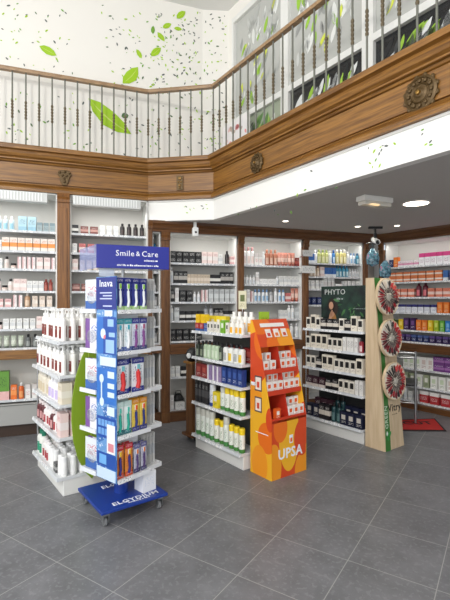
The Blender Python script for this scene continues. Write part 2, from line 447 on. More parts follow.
# bottles and the like
spec('lbb', 'bottle', .05, .15, 'pale blue bottle', (206, 224, 230), (150, 196, 214), (236, 240, 240))
spec('bcap', 'bottle', .055, .13, 'white bottle with black cap', (232, 226, 220), (226, 210, 202), K_)
spec('bjar', 'jar', .055, .06, 'small white jar with black lid', (232, 224, 218), (220, 200, 190), K_)
spec('pjar', 'jar', .06, .075, 'pink jar with black lid', (226, 200, 194), (236, 220, 214), K_)
spec('drb', 'bottle', .045, .13, 'dark red bottle', (140, 58, 48), (180, 100, 84), (150, 70, 60))
spec('tanb', 'bottle', .06, .15, 'tan bottle', (196, 158, 124), (224, 200, 176), (222, 214, 204))
spec('ggt', 'tube', .055, .13, 'grey-green tube', (176, 186, 168), (206, 212, 198), (120, 128, 116))
spec('dkb', 'bottle', .055, .14, 'dark grey bottle with black cap', (96, 100, 100), (150, 154, 150), K_)
spec('blkb', 'bottle', .055, .15, 'black bottle', (30, 26, 26), (64, 52, 50), (24, 22, 22))
spec('orbt', 'bottle', .055, .17, 'orange bottle with white cap', (220, 104, 44), (236, 160, 100), W_)
spec('whb', 'bottle', .05, .17, 'white bottle', (238, 238, 236), (216, 222, 226), (230, 230, 230))
spec('whbp', 'bottle', .055, .22, 'tall white bottle with pink cap', (238, 236, 234), (232, 214, 208), (226, 170, 170))
spec('whs', 'bottle', .04, .11, 'small white bottle', (236, 236, 236), (206, 212, 216), (226, 228, 228))
spec('orbb', 'bottle', .06, .2, 'orange-brown bottle', (176, 112, 86), (216, 180, 160), (206, 140, 110))
spec('cort', 'tube', .05, .17, 'coral tube', (204, 132, 112), (230, 196, 182), (186, 100, 84))
spec('grb', 'bottle', .06, .16, 'grey bottle', (160, 162, 164), (206, 206, 206), (110, 112, 116))
spec('bwb', 'bottle', .045, .15, 'white and blue bottle', (232, 236, 240), (150, 186, 216), (120, 160, 206))
spec('ygb', 'bottle', .055, .18, 'yellow-green bottle', (186, 190, 120), (224, 224, 180), (150, 164, 90))
spec('yeb', 'bottle', .055, .19, 'yellow bottle', (206, 194, 124), (232, 226, 184), (232, 228, 216))
spec('blb', 'bottle', .05, .18, 'blue bottle', (60, 120, 180), (190, 214, 234), (40, 90, 160))
spec('tlb', 'bottle', .05, .15, 'teal bottle', (70, 150, 180), (200, 226, 232), (40, 110, 150))
spec('bgb', 'bottle', .05, .14, 'beige bottle', (216, 196, 170), (232, 220, 206), (150, 110, 80))
spec('crb', 'bottle', .07, .18, 'dark ruby bottle', (96, 26, 44), (216, 110, 120), (70, 18, 32))
# stands
spec('pumpw', 'pump', .085, .245, 'white pump bottle with maroon label', (238, 236, 232), (124, 50, 44), (240, 240, 238), rich=True, d=.055)
spec('pumpw2', 'pump', .085, .222, 'white pump bottle with maroon label', (238, 236, 232), (124, 50, 44), (240, 240, 238), rich=True, d=.055)
spec('pumpb', 'pump', .085, .2, 'cream pump bottle', (222, 214, 198), (206, 190, 160), (226, 220, 208), rich=True)
spec('wpur', 'bottle', .08, .18, 'white bottle with violet label', (234, 232, 236), (196, 180, 220), (232, 232, 234), rich=True)
spec('crmc', 'carton', .1, .16, 'cream carton', (222, 212, 192), (232, 226, 212), (160, 140, 110), d=.08)
spec('mar', 'bottle', .07, .16, 'maroon bottle', (92, 40, 44), (200, 150, 150), (236, 226, 224), rich=True)
spec('wpk', 'bottle', .06, .16, 'white bottle with red label', (232, 228, 226), (166, 60, 66), (230, 226, 226), rich=True)
spec('pkc2', 'carton', .1, .18, 'tall pink carton', (232, 206, 202), (238, 226, 224), (200, 80, 90), d=.06)
spec('grw', 'bottle', .075, .2, 'white bottle with green label', (226, 226, 220), (40, 140, 108), (30, 120, 94), rich=True)
spec('wsp', 'spray', .05, .15, 'slim white spray can', (238, 238, 236), (228, 228, 226), (234, 234, 234), rich=True)
spec('gyc', 'carton', .07, .07, 'dark grey carton', (84, 84, 84), (170, 170, 168), (220, 220, 220))
spec('sgy', 'spray', .058, .215, 'white spray can with yellow cap', (236, 236, 226), (70, 130, 60), (240, 208, 36), rich=True)
spec('sgl', 'spray', .062, .27, 'tall white spray can with silver cap', (230, 234, 226), (70, 130, 70), (206, 206, 196), rich=True)
spec('sgt', 'spray', .062, .21, 'tall white spray can with silver cap', (230, 234, 226), (70, 130, 70), (206, 206, 196), rich=True)
spec('sgb', 'spray', .065, .21, 'white spray can with blue base', (226, 230, 236), (36, 70, 150), (220, 224, 230), rich=True)
spec('yc', 'carton', .08, .15, 'yellow and white carton', (236, 212, 50), (240, 238, 220), (90, 110, 40), d=.05, style='logo')
spec('ycl', 'carton', .062, .085, 'small yellow carton', (240, 200, 30), (246, 222, 110), (180, 60, 30), style='none')
spec('redc', 'carton', .095, .13, 'dark red carton', (138, 40, 40), (176, 80, 70), (236, 220, 210), d=.06, style='logo')
spec('vioc', 'carton', .07, .14, 'violet and white carton', (150, 130, 170), (232, 228, 232), (90, 60, 110), style='side')
spec('bluc', 'carton', .065, .15, 'dark blue carton', (38, 62, 128), (64, 96, 168), (220, 226, 240), d=.05, style='logo')
spec('pgb', 'bottle', .055, .17, 'pale green bottle with black cap', (186, 206, 174), (210, 222, 200), K_, rich=True)
spec('dgb', 'bottle', .055, .16, 'dark green bottle', (50, 60, 48), (140, 150, 130), K_, rich=True)
spec('wbk', 'bottle', .065, .17, 'white bottle with yellow label', (232, 232, 226), (236, 196, 50), K_, rich=True)
spec('wbl', 'bottle', .065, .17, 'white bottle with grey label', (232, 232, 228), (170, 172, 170), K_, rich=True)
spec('wor', 'bottle', .07, .2, 'white bottle with orange base', (238, 236, 230), (242, 176, 40), (240, 238, 234), rich=True)
spec('bks', 'carton', .045, .21, 'slim black carton', (40, 40, 42), (80, 80, 82), (190, 190, 188), d=.05)
spec('lgc', 'carton', .06, .12, 'bright green carton', (120, 178, 48), (230, 236, 220), (60, 110, 30), style='logo')
spec('blc', 'carton', .06, .08, 'small blue carton', (50, 80, 150), (90, 120, 180), (230, 230, 236), style='base')
spec('wbs', 'carton', .042, .10, 'white carton with black logo', (236, 232, 222), (60, 60, 56), (120, 112, 100), d=.04, style='logo')
spec('wos', 'bottle', .055, .13, 'white bottle with orange base', (238, 236, 230), (242, 176, 40), (240, 238, 234), rich=True)
spec('rdc', 'carton', .06, .08, 'small red and blue carton', (180, 60, 56), (50, 90, 150), (230, 230, 230), style='base')
spec('wbc', 'carton', .06, .13, 'white carton with black logo', (232, 226, 214), (30, 28, 28), (120, 112, 100), d=.05, style='logob')
spec('wbc2', 'carton', .075, .16, 'large cream carton with black logo', (230, 222, 206), (30, 28, 28), (120, 112, 100), d=.06, style='logob')
spec('bbc', 'carton', .075, .12, 'black carton with cream band', (30, 28, 32), (216, 208, 196), (230, 226, 220), d=.05, style='band')
spec('slw', 'carton', .04, .15, 'slim white carton', (228, 226, 222), (206, 206, 204), (60, 60, 60), d=.05, style='none')
spec('plb', 'carton', .085, .11, 'dark plum carton', (62, 34, 46), (210, 200, 192), (230, 220, 216), d=.05, style='base')
spec('dnv', 'carton', .09, .1, 'dark navy carton with cream label', (30, 34, 58), (206, 200, 190), (220, 216, 210), d=.06, style='logo')
spec('dtb', 'bottle', .06, .15, 'dark teal bottle', (28, 62, 66), (90, 120, 120), K_, rich=True)
spec('rdb', 'bottle', .05, .15, 'crimson bottle', (140, 30, 46), (220, 190, 190), K_, rich=True)

# ------------------------------------------------------------------ room
U = Vector((.94, .342)).normalized(); P0 = Vector((-2.43, 4.64)); UZ = math.atan2(U.y, U.x)
V = Vector((.552, -.834)).normalized()
A = Vector((-.929, 5.186)); B = Vector((-.16, 5.06))
COR = Vector((2.26, 6.35)); RV = Vector((.59, -.81)).normalized(); RZ = math.atan2(RV.y, RV.x)
FW = Frame(P0.x, P0.y, UZ)            # back cabinets
FR = Frame(COR.x, COR.y, RZ)          # right-hand cabinets
th = .578
fl = MB().box(-9, 9, -9, 9, -.1, 0, tile_mat())
struct('floor', fl, (-.709, 2.849, 0), -th)
# walls of the shop floor
struct('wall_back', MB().box(-3.2, 5.4, .40, .5, 0, 2.72, PLASTER), (P0.x, P0.y, 0), UZ)
struct('wall_right', MB().box(-.1, 6.5, .40, .5, 0, 2.72, PLASTER), (COR.x, COR.y, 0), RZ)
struct('wall_left', MB().box(-5.1, -5.0, -3, 5.0, 0, 5.3, PLASTER))
# ceiling under the gallery (also its floor)
vend = B + V * 6.2
# upper hall
W1 = Frame(P0.x - U.y * .2, P0.y + U.x * .2, UZ)
c1, c2 = Vector((-.295, 5.63)), Vector((.046, 5.654))
t1 = (c1 - Vector(W1.o)).dot(U)
struct('wall_gallery_back', MB().box(-3, t1, 0, .1, 2.7, 5.3, PLASTER), (*W1.o, 0), UZ)
d2 = c2 - c1
struct('wall_gallery_corner', MB().box(0, d2.length, 0, .1, 2.7, 5.3, PLASTER), (c1.x, c1.y, 0), math.atan2(d2.y, d2.x))
FG = Frame(c2.x, c2.y, math.atan2(V.y, V.x))     # glazed gallery wall
gw = MB()
gw.box(0, .104, 0, .1, 2.7, 5.3, PLASTER); gw.box(.104, 6.2, 0, .1, 5.125, 5.3, PLASTER); gw.box(.104, 6.2, 0, .1, 2.7, 3.12, PLASTER)
struct('wall_gallery_right', gw, (c2.x, c2.y, 0), FG.rz)
up = MB().box(-6, 6, -4, 9, 5.3, 5.4, plain((232, 231, 228), .8))
struct('ceiling_hall', up)
# office behind the glass
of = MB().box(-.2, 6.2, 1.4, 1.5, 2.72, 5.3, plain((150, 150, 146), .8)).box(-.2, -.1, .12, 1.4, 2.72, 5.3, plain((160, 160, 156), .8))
struct('wall_office', of, (c2.x, c2.y, 0), FG.rz)
UPG, LOG = glassy((198, 199, 194), .86, .25), glassy((48, 49, 50), .88, .15)
LFG = [plain(c, .5) for c in ((158, 200, 28), (104, 160, 44), (76, 104, 64), (88, 96, 92), (190, 208, 90))]
def leaf_poly(mb, cx, cz, L, ang, mat, y=-.003, wid=.34, th_=.0012, bend=.0):
    pts = [(-.5, 0), (-.3, .75), (0, 1), (.28, .72), (.5, 0), (.28, -.62), (0, -.9), (-.3, -.6)]
    pts = [(p[0] * L, p[1] * L * wid * .5 + bend * L * (p[0] * p[0] - .1)) for p in pts]
    ca, sa = math.cos(ang), math.sin(ang)
    q = [(cx + a * ca - b * sa, cz + a * sa + b * ca) for a, b in pts]
    mb.prism(q, y - th_, y, mat, 'y')
frames = [(.104, 1.06), (1.14, 2.16), (2.24, 3.26), (3.34, 4.4)]
WIN = []
for i, (s0, s1) in enumerate(frames):
    w = bpy.data.objects.new('window_%d' % (i + 1), None); C.objects.link(w); w['kind'] = 'structure'
    w.location = (c2.x, c2.y, 0); w.rotation_euler = (0, 0, FG.rz)
    fm = MB()
    a, b_ = s0 - (0 if i == 0 else .02), s1 + .04
    fm.box(a, s0 + .04, -.02, .08, 3.12, 5.125, WHITE).box(s1, b_ + .02, -.02, .08, 3.12, 5.125, WHITE)
    fm.box(s0 + .04, s1, -.02, .08, 5.06, 5.125, WHITE).box(s0 + .04, s1, -.02, .08, 3.12, 3.17, WHITE).box(s0 + .04, s1, -.02, .08, 3.755, 3.82, WHITE)
    part('window_frame', fm, w)
    part('upper_pane', MB().box(s0 + .04, s1, .02, .03, 3.82, 5.06, UPG), w)
    part('lower_pane', MB().box(s0 + .04, s1, .02, .03, 3.17, 3.755, LOG if i else glassy((176, 186, 164), .8, .15)), w)
    # printed foliage film on the glass
    fb = MB(); R = random.Random(30 + i)
    pal_u = [plain(c, .5) for c in ((216, 218, 214), (174, 176, 172), (204, 206, 202), (150, 196, 60), (212, 222, 80), (152, 154, 151), (230, 232, 228), (182, 184, 180))]
    pal_l = [plain(c, .5) for c in ((196, 198, 198), (110, 112, 112), (84, 86, 86), (150, 190, 60), (220, 222, 220), (60, 62, 62), (30, 31, 32), (24, 25, 26))]
    if i == 0: pal_l = [plain(c, .5) for c in ((120, 160, 80), (90, 130, 70), (226, 228, 222), (70, 84, 64), (160, 190, 90), (200, 206, 196))]
    for _ in range(70):
        leaf_poly(fb, R.uniform(s0 + .15, s1 - .11), R.uniform(3.95, 4.95), R.uniform(.10, .24), R.uniform(.7, 1.9), R.choice(pal_u), .018, .32)
    for _ in range(60):
        leaf_poly(fb, R.uniform(s0 + .16, s1 - .12), R.uniform(3.30, 3.64), R.uniform(.12, .26), R.uniform(.4, 1.5), R.choice(pal_l), .018, .3)
    part('leaf_film', fb, w)['kind'] = 'stuff'

# leaf confetti on the walls
def ray_to(fr, px, py):
    k, q = (px - 225) / F, (300 - py) / F
    # local (x, z) where the sight line meets the frame's y=0 plane
    ax, ay = fr.c, fr.s
    t = (k * fr.o[1] - fr.o[0]) / (ax - k * ay)
    Y = fr.o[1] + ay * t
    return t, H + q * Y
FW2 = Frame(c1.x, c1.y, math.atan2(d2.y, d2.x))
def confetti(name, fr, clusters, label, seed, palette=(0, 0, 1, 2, 3, 3), lens=(.018, .046)):
    R = random.Random(seed); mb = MB()
    for x0, x1, y0, y1, n, lo in clusters:
        for _ in range(n):
            tx, tz = ray_to(fr, R.uniform(x0, x1), R.uniform(y0, y1))
            if lo and not (lo[0] < tx < lo[1]): continue
            leaf_poly(mb, tx, tz, R.uniform(*lens), R.uniform(0, 6.3), LFG[R.choice(palette)], -.001, .45)
    o = part(name, mb, None, 0, (fr.o[0], fr.o[1], 0), (0, 0, fr.rz)); o['kind'] = 'stuff'
    tag(o, label, 'wall decal'); return o
t_end = t1 - .02
confetti('leaf_confetti', W1, [(0, 60, 2, 72, 40, (-9, t_end)), (60, 120, 5, 75, 14, (-9, t_end)), (110, 200, 12, 88, 110, (-9, t_end)), (150, 202, 12, 155, 110, (-9, t_end)), (2, 60, 85, 140, 26, (-9, t_end)), (60, 165, 92, 155, 40, (-9, t_end))],
         'scattered small green and grey leaves printed on white wall behind railing', 4)
confetti('leaf_confetti', FW2, [(204, 227, 14, 150, 80, (.01, d2.length - .03))], 'small leaves printed on the narrow wall beside the glazed gallery', 5)
big = [(48, 51, 84, -.38, 0, 'bright green leaf printed high on wall above the left railing', .5), (131, 76, 20, .9, 0, 'bright green leaf rising just above the handrail corner', .5),
       (109, 118, 0, -.62, 0, 'largest lime green leaf printed on wall behind the balusters', .36), (181, 15, 11, .8, 0, 'topmost green leaf printed near the hall ceiling', .5),
       (167, 26, 9, .6, 0, 'small green leaf printed below the topmost leaf', .5), (161, 37, 9, -.8, 0, 'green leaf tilting down right on upper wall', .5),
       (156, 52, 12, .8, 0, 'mid-size green leaf printed halfway up the upper wall', .5), (139, 54, 8, -1.0, 0, 'narrow green leaf printed left of the mid-size leaf', .5),
       (178, 29, 7, .1, 0, 'flat small green leaf printed under the ceiling', .5), (153, 30, 7, 1.5, 1, 'upright small leaf printed on the upper wall', .5),
       (125, 116, 6, .3, 2, 'round dark green leaf printed beside the largest leaf', .9)]
for i, (px, py, L, ang, ci, lab, wd) in enumerate(big):
    tx, tz = ray_to(W1, px, py)
    Lm = {48: .20, 109: .62, 131: .30}.get(px, L * .0150)
    mb = MB(); leaf_poly(mb, 0, 0, Lm, ang, LFG[ci], -.003, wd, .0015, .25 if Lm > .25 else 0)
    rib = MB(); leaf_poly(rib, 0, 0, Lm * .9, ang, plain((196, 214, 110), .5), -.0046, .03, .0005, .25 if Lm > .25 else 0)
    o = part('leaf_decal', mb, None, 0, W1.p(tx, 0, tz), (0, 0, W1.rz)); part('leaf_vein', rib, o)
    tag(o, lab, 'wall decal', 'large leaves on the upper wall')

# gallery front: carved wooden beam, swept round three sides
PROF = [(-.12, 3.19), (.06, 3.19), (.066, 3.18), (.066, 3.14), (.03, 3.132), (.034, 3.10), (.02, 3.075), (-.005, 3.058), (-.005, 3.045), (-.03, 3.04), (-.04, 3.024), (-.056, 3.018), (-.056, 3.008), (-.036, 3.004), (-.036, 2.806), (-.052, 2.802), (-.052, 2.790), (-.022, 2.786), (-.008, 2.772), (-.02, 2.758), (-.006, 2.752), (.006, 2.735), (.006, 2.702), (-.12, 2.70)]
L0 = A - U * 3.6; E0 = B + V * 6.2
poly = [L0, A, B, E0]
def nrm(d): return Vector((d.y, -d.x))     # towards the shop
def off(i, o):
    if i == 0: return poly[0] + nrm(U) * o
    if i == 3: return poly[3] + nrm(V) * o
    d0, d1 = (poly[i] - poly[i - 1]).normalized(), (poly[i + 1] - poly[i]).normalized()
    m = (nrm(d0) + nrm(d1)).normalized(); return poly[i] + m * (o / m.dot(nrm(d0)))
def sweep(name, prof, i, mat, bev=0):
    d = (poly[i + 1] - poly[i]).normalized(); rz = math.atan2(d.y, d.x); o0 = poly[i]
    loc = lambda p: ((p - o0).dot(d), (p - o0).dot(Vector((-d.y, d.x))))
    n = len(prof); vs = []
    for e in (i, i + 1):
        for o, z in prof:
            x, y = loc(off(e, o)); vs.append((x, y, z))
    fs = [(k, n + k, n + (k + 1) % n, (k + 1) % n) for k in range(n)] + [tuple(range(n)), tuple(range(n, 2 * n))[::-1]]
    mb = MB().add(vs, fs, mat); o = struct(name, mb, (o0.x, o0.y, 0), rz)
    return o
for i in range(3):
    sweep('trim_%d' % (i + 1), PROF, i, WOOD)
FAS = [(-.12, 2.70), (-.03, 2.70), (-.03, 2.685), (-.045, 2.68), (-.045, 2.455), (-.12, 2.455)]
q1, q2, q3 = off(1, -.10), off(2, -.10), off(3, -.10)
sl = MB().prism([(q1.x + .06, q1.y), (q2.x, q2.y), (q3.x, q3.y), (COR.x + RV.x * 6.5, COR.y + RV.y * 6.5), (COR.x + .3, COR.y + .4), (q1.x + .06 - U.y * .3, q1.y + U.x * .3)], 2.46, 2.72, CEILM, 'z')
struct('ceiling', sl)
for i in (1, 2): sweep('trim_%d' % (i + 3), FAS, i, plain((236, 235, 231), .7))
FB = Frame(B.x - nrm(V).x * .045, B.y - nrm(V).y * .045, math.atan2(V.y, V.x)); FB.o = (B.x + nrm(V).x * -.045, B.y + nrm(V).y * -.045)
dAB = (B - A).normalized(); FC = Frame(A.x - nrm(dAB).x * .045, A.y - nrm(dAB).y * .045, math.atan2(dAB.y, dAB.x))
confetti('leaf_confetti', FB, [(366, 395, 142, 168, 12, None), (300, 345, 162, 192, 6, None), (225, 300, 195, 215, 7, None), (395, 450, 120, 150, 6, None)], 'tiny leaves printed on the white band under the right gallery beam', 8, (0, 1, 2, 3), (.018, .04))
confetti('leaf_confetti', FC, [(180, 210, 204, 216, 9, None)], 'tiny leaves printed on white band under the angled gallery corner', 9, (0, 1, 2, 3), (.018, .035))

# railing
rail = thing('balcony_railing', 'iron baluster railing with brown wooden handrail along the gallery edge', 'railing', (0, 0, 0))
hp = [(-.045, 4.005), (-.05, 4.03), (-.035, 4.045), (.0, 4.048), (.012, 4.03), (.008, 4.005)]
hb = MB(); n = len(hp); vs = []
for e in range(4):
    for o, z in hp: p = off(e, o - .01); vs.append((p.x, p.y, z))
hb.add(vs, [(e * n + k, (e + 1) * n + k, (e + 1) * n + (k + 1) % n, e * n + (k + 1) % n) for e in range(3) for k in range(n)] + [tuple(range(n)), tuple(range(3 * n, 4 * n))[::-1]], RAILW)
part('handrail', hb, rail)
bot = MB()
for o, z in ((-.04, 3.20),): pass
base = [(-.045, 3.188), (-.045, 3.20), (-.005, 3.20), (-.005, 3.188)]
vs = []
for e in range(4):
    for o, z in base: p = off(e, o); vs.append((p.x, p.y, z))
bot.add(vs, [(e * 4 + k, (e + 1) * 4 + k, (e + 1) * 4 + (k + 1) % 4, e * 4 + (k + 1) % 4) for e in range(3) for k in range(4)], IRON)
part('bottom_rail', bot, rail)
bal = MB(); pr = [(.0085, 0)]
for zc in (.0,):
    z = .30
    for k in range(6):
        pr += [(.009, z), (.0145, z + .012), (.0145, z + .022), (.009, z + .034)]; z += .034
pr += [(.0085, .82)]
bal.lathe(pr, [IRON] + [COLLAR] * (len(pr) - 3) + [IRON], 8)
bm_ = None
def baluster(p):
    global bm_
    if bm_ is None: o = part('baluster', bal, rail); bm_ = o
    else: o = bm_.copy(); C.objects.link(o); o.parent = rail
    o.location = (p.x, p.y, 3.19)
inA = off(1, -.025); inB = off(2, -.025)
for k in range(14): baluster(inA - U * (.135 * k))
for k in range(1, 6): baluster(inA + (inB - inA) * (k / 6))
for k in range(26): baluster(inB + V * (.012 + .137 * k))

# brass ornaments
def rosette(px, fr, z, r, lab):
    t, _ = ray_to(fr, px, 100)
    o = thing('rosette', lab, 'ornament', fr.p(t, 0, z), fr.rz, 'carved ornaments on the gallery beam')
    a = MB().lathe([(r, 0), (r * 1.0, .012), (r * .86, .02), (r * .80, .012), (r * .6, .012), (r * .52, .022), (r * .45, .014)], BRONZE, 28)
    a.lathe([(r * .45, .012), (r * .3, .02), (r * .2, .03), (0, .034)], BRONZE, 20)
    for k in range(12):
        q = 2 * PI * k / 12; c_ = (r * .70 * math.cos(q), r * .70 * math.sin(q), .010)
        a.lathe([(r * .13, 0), (r * .1, .014), (0, .018)], BRONZE, 8, c_)
        c_ = (r * .98 * math.cos(q + .26), r * .98 * math.sin(q + .26), .004)
        a.lathe([(r * .16, 0), (r * .12, .008), (0, .011)], BRONZE, 8, c_)
    a.v = [(x, -zz, y) for x, y, zz in a.v]
    part('medallion', a, o)
    b_ = MB().lathe([(r * .16, .03), (r * .12, .045), (0, .05)], plain((150, 116, 60), .35, .8), 10); b_.v = [(x, -zz, y) for x, y, zz in b_.v]
    part('boss', b_, o)
FFr = Frame(B.x - nrm(V).x * .03, B.y - nrm(V).y * .03, math.atan2(V.y, V.x))
FFl = Frame(P0.x - nrm(U).x * .03, P0.y - nrm(U).y * .03, UZ)
FFc = Frame(A.x - nrm(dAB).x * .03, A.y - nrm(dAB).y * .03, math.atan2(dAB.y, dAB.x))
rosette(421, FFr, 2.885, .118, 'large round bronze rosette on the right gallery beam near white band')
rosette(257, FFr, 2.895, .096, 'smaller round bronze rosette on gallery beam by the angled corner')
t_, _ = ray_to(FFl, 64.5, 100)
mk = thing('mask_ornament', 'bronze mask-shaped ornament on the left gallery beam above wooden post', 'ornament', FFl.p(t_, 0, 2.885), UZ, 'carved ornaments on the gallery beam')
m1 = MB()
m1.prism([(-.06, .075), (-.02, .09), (.02, .09), (.06, .075), (.075, .04), (.05, .0), (.045, -.04), (.02, -.085), (-.02, -.085), (-.045, -.04), (-.05, .0), (-.075, .04)], -.016, 0, BRONZE, 'y')
part('shield', m1, mk, .004)
m2 = MB()
for cx, cz, r in ((-.022, .025, .016), (.022, .025, .016), (0, -.005, .014), (0, -.04, .02), (-.05, .06, .018), (.05, .06, .018), (0, .07, .02)):
    q = MB().lathe([(r, 0), (r * .8, .012), (0, .018)], BRONZE, 10); m2.add([(x + cx, -zz - .014, y + cz) for x, y, zz in q.v], q.f, BRONZE, True)
part('face_relief', m2, mk)
t_, _ = ray_to(FFc, 180, 100)
pk = thing('plaque_ornament', 'narrow rectangular bronze plaque on the angled gallery corner', 'ornament', FFc.p(t_, 0, 2.90), FFc.rz, 'carved ornaments on the gallery beam')
part('plate', MB().box(-.04, .04, -.014, 0, -.085, .085, BRONZE), pk, .004)
m2 = MB()
for cx, cz, r in ((0, .055, .022), (-.015, .01, .014), (.015, .01, .014), (0, -.03, .018), (0, -.06, .012)):
    q = MB().lathe([(r, 0), (r * .8, .012), (0, .016)], BRONZE, 10); m2.add([(x + cx, -zz - .013, y + cz) for x, y, zz in q.v], q.f, plain((130, 100, 56), .4, .7), True)
part('relief', m2, pk)

# floral board standing on the gallery
fb = thing('floral_board', 'white board printed with pink flowers behind the gallery railing', 'board', FG.p(.20, -.13, 3.20 - .48), FG.rz)
part('panel', MB().box(-.14, .42, 0, .02, 0, 1.0, plain((236, 232, 232), .6)), fb)
fm = MB(); R = random.Random(3)
for _ in range(26): leaf_poly(fm, R.uniform(-.08, .36), R.uniform(.52, .93), R.uniform(.05, .11), R.uniform(0, 6), plain(R.choice([(226, 150, 150), (216, 120, 120), (230, 190, 190), (190, 170, 160)]), .6), -.0005, .6)
part('flower_print', fm, fb)['kind'] = 'stuff'

# ------------------------------------------------------------------ wall cabinets
def cabinet(fr, t0, t1, name, label, top, zs, band, lows, plinth, dark, valance=False, depth=.34, cat='cabinet', back=GREYBACK):
    o = thing(name, label, cat, fr.p(t0, 0, 0), fr.rz, 'wooden wall cabinets around the shop')
    w = t1 - t0; wd = WOODD if dark else WOOD
    part('back_panel', MB().box(0, w, depth, depth + .02, plinth, top, back), o)
    for a in (0, w - .015): part('side_panel', MB().box(a, a + .015, .03, depth, plinth, top, WHITE), o)
    part('top_panel', MB().box(0, w, .03, depth, top - .015, top, WHITE), o)
    for z in zs + lows:
        s = part('shelf', MB().box(.016, w - .016, .06, depth - .002, z - .018, z, SHELFW), o)
        part('price_rail', MB().box(.016, w - .016, .050, .06, z - .022, z + .003, RAILM), s)
    part('worktop_band', MB().box(.001, w - .001, -.02, depth, band[0], band[1], wd), o, .006)
    part('plinth', MB().box(0, w, .0 if dark else .06, depth, 0, plinth, WOODD if dark else plain((58, 40, 28), .5)), o)
    if valance:
        dr = part('base_drawer', MB().box(.01, w - .01, .0, .03, .135, .365, plain((164, 164, 161), .5)), o, .003)
        part('finger_groove', MB().box(.03, w - .03, -.003, .0, .345, .355, plain((110, 110, 108), .5)), dr)
        vb = MB().box(.03, w - .1, -.06, .04, top - .125, top - .02, plain((206, 208, 206), .4))
        for k in range(int((w - .16) / .03)): vb.box(.04 + k * .03, .055 + k * .03, -.066, -.06, top - .115, top - .03, plain((232, 234, 232), .4))
        part('light_valance', vb, o)
    return o
ZL = [2.27, 2.046, 1.845, 1.6, 1.42, 1.18, .97]
ZB = [1.965, 1.708, 1.475, 1.24, .985]
Z5 = [2.02, 1.83, 1.655, 1.43, 1.2, .985]
Z6 = [1.97, 1.755, 1.54, 1.326, 1.08, .92]
cabinet(FW, -1.1, .575, 'wall_cabinet', 'tall white-backed wooden cabinet of pale cosmetics under the left gallery beam', 2.70, ZL, (.853, .95), [.40], .13, False, True)
cabinet(FW, .712, 1.60, 'wall_cabinet', 'tall wooden cabinet with white valance behind the blue toothbrush stand', 2.70, ZL, (.853, .95), [.40], .13, False, True)
cabinet(FW, 1.652, 1.754, 'narrow_cabinet', 'very narrow shelved cabinet right of the blue header sign', 2.33, ZL[1:], (.853, .95), [.40], .13, True)
cabinet(FW, 1.867, 2.765, 'wall_cabinet', 'wooden cabinet of black cartons under the small white sensor', 2.33, ZB, (.83, .955), [.54, .13], .12, True)
cabinet(FW, 2.849, 3.727, 'wall_cabinet', 'wooden cabinet of white and coral bottles behind the orange display', 2.33, ZB, (.83, .955), [.54, .13], .12, True)
cabinet(FW, 3.813, 4.738, 'wall_cabinet', 'wooden cabinet of yellow and blue bottles behind the dark green poster', 2.33, Z5, (.83, .955), [.54, .13], .12, True)
cabinet(FR, .10, 2.6, 'wall_cabinet', 'long wooden cabinet of colourful medicine cartons along the right wall', 2.33, Z6, (.79, .90), [.55, .31, .10], .075, True)
# pilasters
def pilaster(fr, t0, t1, top, lab, dark=False):
    w = t1 - t0; m = WOODDV if dark else WOODV
    o = thing('pilaster', lab, 'post', fr.p(t0, 0, 0), fr.rz, 'wooden posts between the cabinets')
    sh = MB().box(0, w, -.015, .36, .12, top - .10, m)
    if w > .06: sh.box(w * .2, w * .8, -.025, -.015, .2, top - .16, m)
    part('shaft', sh, o, .004)
    part('capital', MB().prism([(0, 0), (-.03, 0), (-.035, .03), (-.02, .045), (-.03, .06), (-.045, .1), (0, .1)], 0, w, m, 'x'), o, loc=(0, 0, top - .10))
    part('plinth_block', MB().box(0, w, -.028, .3, 0, .12, m), o, .004)
pilaster(FW, .577, .710, 2.70, 'broad brown wooden post between the two left cabinets')
pilaster(FW, 1.602, 1.650, 2.46, 'slim wooden post left of the narrow cabinet', True)
pilaster(FW, 1.757, 1.865, 2.33, 'wooden post between the narrow cabinet and black carton cabinet', True)
pilaster(FW, 2.767, 2.847, 2.33, 'wooden post between black carton cabinet and white bottle cabinet', True)
pilaster(FW, 3.729, 3.811, 2.33, 'wooden post behind the white shelf cards', True)
pilaster(FW, 4.740, 4.80, 2.33, 'wooden post right of the dark green poster', True)
pilaster(FR, .02, .098, 2.33, 'wooden corner post beside the right wall cabinet', True)
# cornice beneath the low ceiling
CP = [(.36, 2.33), (-.02, 2.33), (-.025, 2.35), (-.015, 2.362), (-.03, 2.40), (-.055, 2.43), (-.06, 2.46), (.36, 2.46)]
struct('trim_6', MB().prism(CP, 1.65, 5.02, WOODD, 'x'), (P0.x, P0.y, 0), UZ)
struct('trim_7', MB().prism(CP, -.02, 3.0, WOODD, 'x'), (COR.x, COR.y, 0), RZ)
struct('trim_8', MB().box(4.80, 5.0, .1, .14, 0, 2.33, plain((160, 156, 150), .6)), (P0.x, P0.y, 0), UZ)

